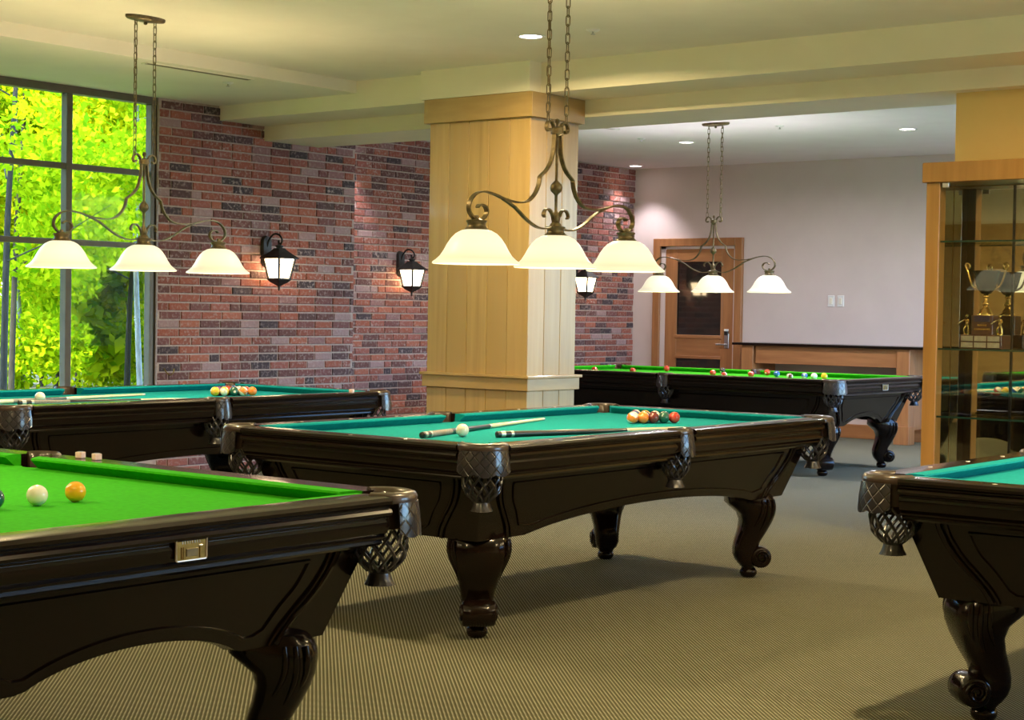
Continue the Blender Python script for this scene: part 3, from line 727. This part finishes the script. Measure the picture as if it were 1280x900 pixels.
# ------------------------------------------------------------------ pendant lamps
Z0 = 1.51
def pend_meshes():
    d = {}
    z = lambda v: v-Z0
    # bell shade
    o = [(.048, .150), (.066, .146), (.090, .133), (.110, .113), (.127, .088), (.142, .060), (.158, .036), (.176, .019), (.190, .009), (.193, .003), (.190, 0)]
    i_ = [(r-.004, z_-.003) for r, z_ in reversed(o[1:-1])] + [(.046, .145)]
    mb = MB(); mb.loft([[(r*math.cos(2*PI*k/48), r*math.sin(2*PI*k/48), h) for k in range(48)] for r, h in o+i_+[o[0]]], False); d['shade'] = mb.mesh('shade', 'shade', 50)
    mb = MB(); mb.lathe([(.050, .148), (.053, .153), (.046, .158), (.040, .166), (.040, .178), (.046, .184), (.046, .190), (.028, .194), (.012, .200), (.010, .212)], 24); d['fitter'] = mb.mesh('fitter', 'bronze', 50)
    mb = MB(); mb.lathe([(.002, .055), (.018, .060), (.028, .075), (.026, .092), (.014, .110), (.012, .140)], 16); d['bulb'] = mb.mesh('bulb', 'bulb', 60)
    up_ = [(.020, 2.13), (.026, 2.06), (.045, 2.00), (.078, 1.957), (.124, 1.925), (.128, 1.913), (.138, 1.880), (.162, 1.843), (.205, 1.810), (.262, 1.797), (.330, 1.799), (.395, 1.808), (.455, 1.822), (.525, 1.829), (.582, 1.816),
           (.622, 1.781), (.628, 1.742), (.600, 1.712), (.560, 1.704), (.524, 1.714), (.506, 1.742), (.522, 1.766), (.556, 1.770), (.570, 1.757)]
    lo_ = [(.018, 1.712), (.045, 1.695), (.090, 1.688), (.150, 1.694), (.228, 1.726), (.310, 1.774), (.395, 1.806)]
    for nm, pts, w_, t_ in (('arm', up_, .022, .007), ('brace', lo_, .020, .007)):
        for sg in (1, -1):
            S = smooth_path([(sg*a, 0, z(b)) for a, b in pts], 5); mb = MB(); mb.strip([(p.x, p.z) for p in S], w_, t_); d[nm, sg] = mb.mesh(nm, 'bronze', 50)
    mb = MB(); mb.lathe([(.004, z(2.20)), (.010, z(2.195)), (.012, z(2.183)), (.006, z(2.175)), (.006, z(2.165)), (.030, z(2.155)), (.030, z(2.130)), (.012, z(2.122)), (.007, z(2.11)), (.007, z(1.915)), (.014, z(1.908)), (.026, z(1.895)), (.030, z(1.88)), (.026, z(1.865)), (.012, z(1.852)),
                        (.007, z(1.845)), (.007, z(1.775)), (.016, z(1.755)), (.022, z(1.735)), (.016, z(1.722)), (.026, z(1.712)), (.030, z(1.700))], 20); d['stem'] = mb.mesh('stem', 'bronze', 50)
    for sg in (1, -1):
        S = smooth_path([(sg*.020, 0, z(2.125)), (sg*.030, 0, z(2.165)), (sg*.052, 0, z(2.185)), (sg*.075, 0, z(2.175)), (sg*.082, 0, z(2.152)), (sg*.068, 0, z(2.138)), (sg*.056, 0, z(2.148))], 4)
        mb = MB(); mb.strip([(p.x, p.z) for p in S], .018, .008); d['hook', sg] = mb.mesh('chain_hook', 'bronze', 50)
        S = smooth_path([(sg*.012, 0, z(1.705)), (sg*.022, 0, z(1.745)), (sg*.048, 0, z(1.776)), (sg*.080, 0, z(1.776)), (sg*.096, 0, z(1.752)), (sg*.086, 0, z(1.742))], 4)
        mb = MB(); mb.strip([(p.x, p.z) for p in S], .018, .007); d['leaf', sg] = mb.mesh('leaf_scroll', 'bronze', 50)
    L_, w_ = .016, .0095; path = []
    for k in range(8): t = math.radians(-90+180*k/7); path.append((w_*math.sin(t+PI/2) if False else w_*math.cos(t+PI/2), 0, L_+w_*math.sin(t+PI/2)))
    for k in range(8): t = math.radians(90+180*k/7); path.append((w_*math.cos(t+PI/2), 0, -L_+w_*math.sin(t+PI/2)))
    mb = MB(); mb.tube(path, .0028, 5, True); d['link'] = mb.mesh('chain_link', 'bronze', 60)
    mb = MB(); rr = []
    for s_, h in ((1, 0), (1, -.012), (.93, -.020), (.55, -.026), (.05, -.028)):
        rr.append([(.14*s_*math.cos(2*PI*k/32), .058*s_*math.sin(2*PI*k/32), h) for k in range(32)])
    mb.loft(rr); d['canopy'] = mb.mesh('canopy', 'bronze', 50)
    mb = MB(); mb.lathe([(.004, -.045), (.010, -.042), (.012, -.034), (.006, -.026)], 12); d['knob'] = mb.mesh('canopy_knob', 'bronze', 50)
    return d
PM = pend_meshes()
def pendant(x, y, zc, rz, label, colr=WARM):
    r = empty('pendant_lamp', (x, y, Z0), rz); tag(r, label, 'pendant lamp', 'three-shade pendant lamps')
    for u in (-.575, 0, .575):
        s_ = inst('shade', PM['shade'], r, (u, 0, 0)); inst('bulb', PM['bulb'], s_); inst('fitter', PM['fitter'], s_)
        lamp('pendant_bulb_light', 'AREA', (u, 0, .045), PEND_W, WARM, r, .16)
        if u: lu = lamp('added_uplight', 'AREA', (u, 0, .345), UP_W, colr, r, .12); lu.rotation_euler = (PI, 0, 0)  # added uplight above each outer arm, standing in for light through the shades
    for sg in (1, -1):
        for nm in ('arm', 'brace'): inst(nm, PM[nm, sg], r)
        inst('chain_hook', PM['hook', sg], r); inst('leaf_scroll', PM['leaf', sg], r)
        top = zc-Z0-.028; z_ = 2.19-Z0+.012; k = 0
        n = int((top-z_)/.0415)+1; st = (top-z_)/max(1, n-1)
        for k in range(n): inst('chain_link', PM['link'], r, (sg*.070, 0, z_+k*st), (PI/2 if k % 2 else 0)+.2)
    inst('stem', PM['stem'], r); inst('canopy', PM['canopy'], r, (0, 0, zc-Z0)); inst('canopy_knob', PM['knob'], r, (0, 0, zc-Z0))
    pts = [(-.070+.010*math.sin(j*1.3), .008*math.cos(j*1.1), 2.18-Z0+(zc-2.21)*j/14) for j in range(15)]
    MB().tube(smooth_path(pts, 3), .0022, 5).build('cord', 'bronze', r, 60)
    return r
pendant(6.24, 4.682, ZC, 0, 'bronze three-shade pendant hanging above the middle pool table')
pendant(6.36, 7.77, ZC, 0, 'bronze three-shade pendant hanging before the forest window')
pendant(12.94, 7.94, ZF, PI/2, 'bronze three-shade pendant over the far green table, before the door', COOL)
pendant(2.55, 4.95, ZC, PI/2, 'bronze three-shade pendant above the near green table, out of view')
pendant(6.29, 1.714, ZC, 0, 'bronze three-shade pendant above the right-hand table, seen in the cabinet mirror')

# ------------------------------------------------------------------ wall lanterns
def lantern(x, y, label):
    """wall lantern on a wall facing -Y; local origin at the wall, z absolute"""
    r = empty('wall_lantern', (x, y, 1.44)); tag(r, label, 'wall lantern', 'black wall lanterns on the brick')
    zz = lambda v: v-1.44
    pts = [(.05*math.cos(math.radians(a)), .08+.05*math.sin(math.radians(a))) for a in range(0, 181, 15)] + [(.05*math.cos(math.radians(a)), -.08+.05*math.sin(math.radians(a))) for a in range(180, 361, 15)]
    MB().prism(pts, lambda p: (p[0], 0, zz(1.765)+p[1]), lambda p: (p[0]*.85, -.028, zz(1.765)+p[1]*.93)).build('back_plate', 'iron', r, 30)
    cy = -.165
    S = smooth_path([(0, -.02, zz(1.80)), (0, -.045, zz(1.86)), (0, -.10, zz(1.905)), (0, -.165, zz(1.895)), (0, -.195, zz(1.855)), (0, -.180, zz(1.825)), (0, -.155, zz(1.835)), (0, -.158, zz(1.855))], 5)
    MB().tube(S, .008, 8).build('arm', 'iron', r, 60)
    MB().lathe([(.006, zz(1.835)), (.012, zz(1.825)), (.020, zz(1.815)), (.034, zz(1.812)), (.034, zz(1.803)), (.026, zz(1.798)), (.026, zz(1.785))], 16, (0, cy, 0)).build('roof_cap', 'iron', r, 40)
    sq = lambda h, z_: [(-h, cy-h, z_), (h, cy-h, z_), (h, cy+h, z_), (-h, cy+h, z_)]
    MB().loft([sq(.030, zz(1.79)), sq(.052, zz(1.765)), sq(.085, zz(1.735)), sq(.112, zz(1.712)), sq(.112, zz(1.704)), sq(.08, zz(1.702))]).build('roof', 'iron', r)
    ht, hb, zt, zb = .088, .060, zz(1.703), zz(1.545)
    for a in range(4):
        c_, s_ = math.cos(a*PI/2), math.sin(a*PI/2); R = lambda px, py, pz: (px*c_-py*s_, cy+px*s_+py*c_, pz)
        o1, o2 = .012, .003
        MB().add([R(-ht+o1, -ht, zt), R(ht-o1, -ht, zt), R(hb-o1, -hb, zb), R(-hb+o1, -hb, zb), R(-ht+o1, -ht+o2, zt), R(ht-o1, -ht+o2, zt), R(hb-o1, -hb+o2, zb), R(-hb+o1, -hb+o2, zb)],
                 [(0, 1, 2, 3), (7, 6, 5, 4), (0, 4, 5, 1), (1, 5, 6, 2), (2, 6, 7, 3), (3, 7, 4, 0)]).build('pane', 'lantern', r)
        MB().tube([R(ht, -ht, zt+.002), R(hb, -hb, zb-.002)], .011, 6).build('corner_bar', 'iron', r)
    MB().loft([sq(.058, zz(1.550)), sq(.070, zz(1.547)), sq(.070, zz(1.538)), sq(.050, zz(1.515)), sq(.022, zz(1.495)), sq(.010, zz(1.485))]).build('base_cup', 'iron', r)
    MB().lathe([(.010, zz(1.488)), (.013, zz(1.478)), (.008, zz(1.468)), (.010, zz(1.460)), (.002, zz(1.445))], 12, (0, cy, 0)).build('finial', 'iron', r, 60)
lantern(9.50, YW-.004, 'black iron wall lantern with lit panes, nearest the forest window')
lantern(12.43, YR-.004, 'black iron wall lantern with lit panes, just left of the wood column')
lantern(15.36, YR-.004, 'black iron wall lantern half hidden right behind the wood column')

# ------------------------------------------------------------------ door, switches, counter on the end wall
d = struct(empty('door_1', (XE, 10.36, 0)))
for nm, a, b in (('casing', (-.05, -.60, 0), (.0, -.505, 2.19)), ('casing', (-.05, .505, 0), (.0, .60, 2.19)), ('casing', (-.05, -.505, 2.10), (.0, .505, 2.19))): MB().box(a, b, .004).build(nm, 'oak', d)
for a, b in (((-.02, .44, 0), (0, .505, 2.10)), ((-.02, -.505, 2.07), (0, .505, 2.10)), ((-.02, -.505, 0), (0, -.48, 2.10))): MB().box(a, b).build('jamb', M['wall_pink'], d)
lf = empty('leaf', (0, 0, 0)); lf.parent = d
def leafp(nm, a, b, mt='oak', ch=.003): MB().box(a, b, ch).build(nm, mt, lf)
leafp('stile', (-.018, .28, .01), (.012, .44, 2.065)); leafp('stile', (-.018, -.48, .01), (.012, -.32, 2.065))
leafp('top_rail', (-.018, -.32, 1.92), (.012, .28, 2.065), 'oak_x'); leafp('lock_rail', (-.018, -.32, .82), (.012, .28, 1.06), 'oak_x'); leafp('bottom_rail', (-.018, -.32, .01), (.012, .28, .26), 'oak_x')
leafp('glass', (-.004, -.32, 1.06), (.002, .28, 1.92), 'dark_glass', 0); leafp('glass', (-.004, -.32, .26), (.002, .28, .82), 'dark_glass', 0)
leafp('glazing_bead', (-.030, -.34, 1.035), (-.016, .30, 1.075), 'oak_x'); leafp('glazing_bead', (-.030, -.34, .80), (-.016, .30, .835), 'oak_x')
for y_ in (-.33, .285): leafp('glazing_bead', (-.024, y_-.012, 1.07), (-.016, y_+.012, 1.92))
MB().box((-.030, -.435, .93), (-.018, -.375, 1.10), .004).build('lock_plate', 'steel', lf)
MB().box((-.045, -.43, 1.08), (-.018, -.38, 1.13), .006).build('card_reader', 'black', lf)
MB().box((-.046, -.43, 1.125), (-.018, -.38, 1.15), .004).build('reader_cap', 'white', lf)
MB().tube([(-.025, -.405, .975), (-.06, -.405, .975), (-.065, -.39, .975), (-.065, -.29, .97)], .009, 8).build('lever', 'steel', lf, 60)
for y_, lb in ((8.655, 'white light switch plate on blush wall, left of the pair'), (8.54, 'white light switch plate on blush wall, right of the pair')):
    r = empty('light_switch', (XE, y_, 1.48)); tag(r, lb, 'light switch', 'switch plates on far wall')
    MB().box((-.008, -.04, -.062), (0, .04, .062), .003).build('plate', 'white', r); MB().box((-.013, -.016, -.034), (-.006, .016, .034), .002).build('rocker', M['ivory'], r)
struct(MB().box((XE-.022, 3.2, 0), (XE, 9.76, .15), .004).build('baseboard_end', 'oak_x'))
struct(MB().box((XE-.022, 10.96, 0), (XE, YR, .15), .004).build('baseboard_end', 'oak_x'))
ct = empty('counter', (16.05, 8.5, 0)); tag(ct, 'long wooden drinks counter with dark top along the far blush wall', 'counter')
MB().box((-.03, -1.45, .985), (.52, 1.07, 1.012), .004).build('top', M['dark_wood'], ct)
MB().box((.02, -1.00, .79), (.05, .80, .985), .003).build('front_rail', 'oak_x', ct)
for y_ in (.82, -1.02): MB().box((0, y_-.0 if y_ > 0 else y_, 0), (.12, y_+.145, .985), .004).build('post', 'oak', ct)
MB().box((.12, .82, .15), (.50, .86, .985), .003).build('side_panel', 'oak', ct)
MB().box((.12, -1.02, .15), (.50, -.98, .985), .003).build('side_panel', 'oak', ct)
for y_ in (.82, -1.02): MB().box((-.012, y_-.012, 0), (.132, y_+.157, .19), .004).build('plinth', 'oak', ct)

# ------------------------------------------------------------------ trophy cabinet
CXF, CXM = 9.10, 9.40        # front plane, mirror plane
cb = empty('trophy_cabinet', (CXF, 4.16, 0)); tag(cb, 'tall maple display cabinet with glass shelves and mirrored back', 'cabinet')
WD = 1.55
MB().box((-.02, -WD-.02, 2.085), (.50, .02, 2.20), .004).build('cornice', 'cabinet', cb)
MB().box((0, -.083, 0), (.083, 0, 2.085), .003).build('post', 'cabinet', cb); MB().box((0, -WD, 0), (.083, -WD+.083, 2.085), .003).build('post', 'cabinet', cb)
MB().box((.083, -.030, 0), (.48, 0, 2.085)).build('side_panel', 'cabinet', cb); MB().box((.083, -WD, 0), (.48, -WD+.03, 2.085)).build('side_panel', 'cabinet', cb)
MB().box((.31, -WD+.03, .12), (.48, -.03, 2.085)).build('back_panel', 'cabinet', cb)
MB().box((.02, -WD+.083, 0), (.48, -.083, .12), .003).build('plinth', 'cabinet', cb)
for a, b in ((-.04, -.405), (-.41, -.78), (-.785, -1.15), (-1.155, -1.51)): MB().box((.300, b, .13), (.308, a, 2.08)).build('back_mirror', 'mirror', cb)
MB().box((.090, -.038, .13), (.298, -.031, 2.08)).build('side_mirror', 'mirror', cb)
for y_ in (-.4075,): MB().box((.292, y_-.006, .13), (.302, y_+.006, 2.08)).build('mirror_channel', 'black', cb)
for z_ in (1.742, 1.125, .735):
    s_ = MB().box((.022, -WD+.09, z_), (.290, -.045, z_+.010)).build('shelf', 'shelf_glass', cb)
    MB().box((.019, -WD+.09, z_), (.0215, -.045, z_+.010)).build('shelf_edge', 'shelf_edge', s_)
for a, b in ((-.086, -.765), (-.770, -1.465)): 
    g = MB().box((.004, b, .13), (.010, a, 2.08)).build('glass_door', 'door_glass', cb)
    MB().box((-.006, b+.02 if a > -.5 else a-.05, 1.05), (.004, b+.05 if a > -.5 else a-.02, 1.10), .002).build('pull', 'steel', g)
MB().box((.0, -.135, 2.055), (.020, -.095, 2.082), .002).build('hinge', 'steel', cb)
def trophy(x, y, z, s, label):
    r = empty('trophy', (x, y, z)); tag(r, label, 'trophy'); r.scale = (s, s, s)
    MB().box((-.075, -.135, 0), (.075, .135, .085), .004).build('base', 'mahogany', r)
    MB().box((-.055, -.070, .085), (.055, .070, .205), .004).build('block', 'mahogany', r)
    for a in (-.085, 0, .085):
        for b in (.023, .062): MB().box((-.078, a-.038, b-.016), (-.0745, a+.038, b+.016), .001).build('plaque', 'plaque', r)
    pb = MB().box((-.0575, -.05, .165), (-.0545, .05, .200), .001).build('crest_plate', M['ball_band'], r)
    for k, (zz, w_) in enumerate(((.145, .030), (.120, .052))):
        n = 5 if k == 0 else 9
        for j in range(n): MB().box((-.0568, -w_+2*w_*j/n, zz-.005), (-.0548, -w_+2*w_*(j+.7)/n, zz+.005)).build('engraving', 'gold', r)
    MB().lathe([(.050, .205), (.050, .213), (.040, .222), (.034, .240), (.020, .252), (.016, .262), (.024, .272), (.024, .280), (.013, .290), (.011, .312), (.020, .320), (.018, .328), (.010, .336)], 24).build('stem', 'gold', r, 50)
    MB().lathe([(.014, .334), (.030, .340), (.048, .362), (.062, .395), (.072, .435), (.080, .470), (.085, .478), (.082, .480), (.074, .440), (.05, .37), (.01, .35)], 32).build('cup', 'trophy_cup', r, 60)
    for sg in (1, -1):
        S = smooth_path([(0, sg*.052, .365), (0, sg*.085, .385), (0, sg*.105, .425), (0, sg*.118, .470), (0, sg*.135, .505), (0, sg*.130, .525), (0, sg*.112, .520), (0, sg*.110, .500), (0, sg*.122, .492)], 4)
        MB().tube(S, .007, 8).build('handle', 'gold', r, 60)
        y0 = sg*.105; f = MB()
        f.lathe([(.020, .085), (.020, .092), (.012, .096)], 12, (-.03, y0, 0))
        f.tube([(-.03, y0-.012, .092), (-.032, y0-.012, .118), (-.03, y0-.006, .142)], .007, 6); f.tube([(-.03, y0+.014, .092), (-.038, y0+.016, .118), (-.03, y0+.006, .142)], .007, 6)
        f.tube([(-.03, y0, .140), (-.032, y0, .160), (-.034, y0, .182)], .013, 8, False, [.8, 1, .9]); f.lathe([(.002, .188), (.009, .194), (.010, .202), (.006, .210), (.001, .212)], 10, (-.036, y0, 0))
        f.tube([(-.034, y0+.012, .178), (-.05, y0+.030, .166), (-.07, y0+.042, .150)], .005, 6); f.tube([(-.034, y0-.012, .178), (-.052, y0-.022, .162), (-.072, y0-.008, .155)], .005, 6)
        f.build('figurine', 'gold', r, 60)
M['ball_band'] = base_mat('navy_enamel', (.02, .012, .05), .3)
trophy(9.24, 3.845, 1.136, .93, 'black enamel trophy cup with gold handles and two gold figurines on a plaque base')

# ------------------------------------------------------------------ forest outside the window
struct(MB().box((-60, 10.4, -.35), (80, 90, -.12)).build('ground', 'forest_floor'))
struct(MB().box((-60, -70, -.35), (80, 10.4, -.12)).build('ground', M['unseen_grey']))  # unseen ground made grey so no green light bounces indoors
pth = MB(); Lp = smooth_path([(11.5, 13, 0), (14.5, 18, 0), (18.5, 24, 0), (21.5, 28, 0), (23.2, 31, 0), (26, 34, 0)], 6)
pth.loft([[(p.x-(.9), p.y+.6, -.14), (p.x+.9, p.y-.6, -.14), (p.x+.9, p.y-.6, -.10), (p.x-.9, p.y+.6, -.10)] for p in Lp]); struct(pth.build('trim_7', 'path'))
rng = np.random.default_rng(3)
def leaves(name, centers, radii, n, size, mt, parent):
    """leaf blades scattered through soft ellipsoid clumps, each a folded quad"""
    centers = np.array(centers, float); radii = np.array(radii, float)
    vol = radii.prod(1); pick = rng.choice(len(centers), n, p=vol/vol.sum())
    d_ = rng.normal(size=(n, 3)); d_ /= np.linalg.norm(d_, axis=1)[:, None]
    pos = centers[pick]+d_*radii[pick]*(rng.random(n)**.45)[:, None]
    a = rng.normal(size=(n, 3)); a /= np.linalg.norm(a, axis=1)[:, None]
    b = np.cross(a, rng.normal(size=(n, 3))); b /= np.linalg.norm(b, axis=1)[:, None]
    s_ = size*(.6+.8*rng.random(n))[:, None]
    V = np.stack([pos-a*s_, pos+b*s_*.55, pos+a*s_, pos-b*s_*.55], 1).reshape(-1, 3)
    me = bpy.data.meshes.new(name); me.vertices.add(4*n); me.vertices.foreach_set('co', V.ravel().astype('f'))
    me.loops.add(4*n); me.loops.foreach_set('vertex_index', np.arange(4*n, dtype=np.int32))
    me.polygons.add(n); me.polygons.foreach_set('loop_start', np.arange(0, 4*n, 4, dtype=np.int32)); me.polygons.foreach_set('loop_total', np.full(n, 4, dtype=np.int32))
    me.update(calc_edges=True); me.materials.append(M[mt]); return stuff(inst(name, me, parent))
def tree(px, dist, r0, lean, bark, leafm, label, n=3800, h=9., low=.5, spread=1.9, size=.05, dens=4.5):
    """tree standing on the forest floor at bearing px (degrees from +X) and distance"""
    x, y = dist*math.cos(math.radians(px)), dist*math.sin(math.radians(px))
    r = empty('forest_tree', (x, y, -.12)); tag(r, label, 'tree', 'trees beyond the window')
    S = smooth_path([(0, 0, 0), (lean*.3, -lean*.2, h*.25), (lean*.5+.08, -lean*.4, h*.5), (lean, -lean*.7, h)], 5)
    t = MB(); t.tube(S, r0, 9, False, [1.25]+[1.-.75*k/(len(S)-1) for k in range(1, len(S))]); t.build('trunk', bark, r, 60)
    bt = MB(); tips = []
    for k in range(7):
        a = k*2.4+px; z = h*(.22+.1*k); q = S[min(len(S)-1, int(z/h*(len(S)-1)))]; ln = 1.5+.2*k % 1
        e = (q.x+math.cos(a)*ln, q.y+math.sin(a)*ln, z+.5); tips.append(e); b_ = MB()
        b_.tube([(q.x, q.y, z-.1), (q.x+math.cos(a)*ln*.5, q.y+math.sin(a)*ln*.5, z+.15), e], r0*.22, 5, False, [1, .7, .35]); b_.build('branch', bark, r, 60)
    cs, rs = [], []
    for k in range(16):
        a = rng.random()*6.28; z = low+(h*.75-low)*((k+rng.random())/16); rr = spread*math.sqrt(rng.random())
        cs.append((math.cos(a)*rr, math.sin(a)*rr, z)); rs.append((.75, .75, .40+.2*rng.random()))
    leaves('foliage', cs, rs, int(n*dens), size, leafm, r)
D, P_ = 'bark_dark', 'bark_pale'
tree(55.15, 19.0, .045, .10, D, 'leaf_green', 'dark stout tree trunk at the left edge of the window view', 2600, low=2.6)
tree(54.90, 23.0, .045, .15, D, 'leaf_yellow', 'second dark trunk from the left in the window view', 3200, low=2.4)
tree(54.45, 24.0, .035, -.35, P_, 'leaf_green', 'pale leaning birch left of the first window bar', 3000, low=2.2)
tree(53.45, 27.0, .055, .12, D, 'leaf_yellow', 'thin dark trunk just left of the upright window bar', 4200, low=2.2)
tree(52.75, 29.0, .05, -.2, D, 'leaf_yellow', 'thin dark trunk just right of the upright window bar', 4200, low=2.6)
tree(51.55, 31.0, .05, .2, P_, 'leaf_green', 'slim grey trunk above the path in the right window bay', 4200, low=1.8)
tree(50.72, 21.0, .04, -.25, P_, 'leaf_green', 'pale grey trunk close to the right window jamb', 3600, low=1.9)
tree(51.2, 25.0, .05, .1, D, 'leaf_green', 'leafy young tree low beside the path at right', 5600, low=.25, h=6)
tree(50.4, 28.0, .05, .1, D, 'leaf_yellow', 'bushy yellow-green tree low behind the right window jamb', 5600, low=.25, h=7)
tree(53.9, 30.0, .05, -.1, D, 'leaf_green', 'bushy young tree low between birch and upright window bar', 5600, low=.25, h=7)
for a, dd, lb in ((72, 14.6, 'tall dense unseen tree added to block sky at the left end of the forest window'), (64.5, 16.2, 'tall dense unseen tree added to block sky between the left window bays'), (80, 15.0, 'tall dense unseen tree added to block sky beyond the brick left of the window'),
                  (88, 14.0, 'tall dense unseen tree added to block sky, second beyond the brick left of the window'), (97, 16.5, 'tall dense unseen tree added to block sky, third beyond the brick left of the window'), (106, 15.5, 'tall dense unseen tree added to block sky, fourth beyond the brick left of the window'), (112, 19.5, 'tall dense unseen tree added to block sky, fifth beyond the brick left of the window')):
    tree(a, dd, .12, .1, D, 'leaf_green', lb, 6500, 12, .3, 2.2, .17, 1.0)  # unseen dense trees added to keep blue sky light out of the window
for i, (a, dd, lm) in enumerate(((56.5, 34, 'leaf_yellow'), (54.2, 37, 'leaf_green'), (52.9, 40, 'leaf_yellow'), (51.5, 38, 'leaf_green'), (49.6, 33, 'leaf_yellow'), (48, 27, 'leaf_green'), (57.5, 26, 'leaf_green'), (59.5, 30, 'leaf_yellow'), (46, 33, 'leaf_green'), (62, 24, 'leaf_yellow'))):
    tree(a, dd, .07, .2*math.sin(i*2.), D, lm, ['distant yellow-green tree behind the dark trunks', 'distant fresh green tree behind the pale birch', 'distant yellow tree closing the end of the forest path', 'distant green tree above the path bend', 'distant yellow tree toward the window jamb',
         'green tree outside right of the window view', 'green tree outside left of the window view', 'yellow tree farther left outside the window view', 'green tree farther right outside the window view', 'yellow tree far left outside the window view'][i], 5200, 10, .2, 2.6, .07 if 49 < a < 57 else .13, 4. if 49 < a < 57 else 1.2)
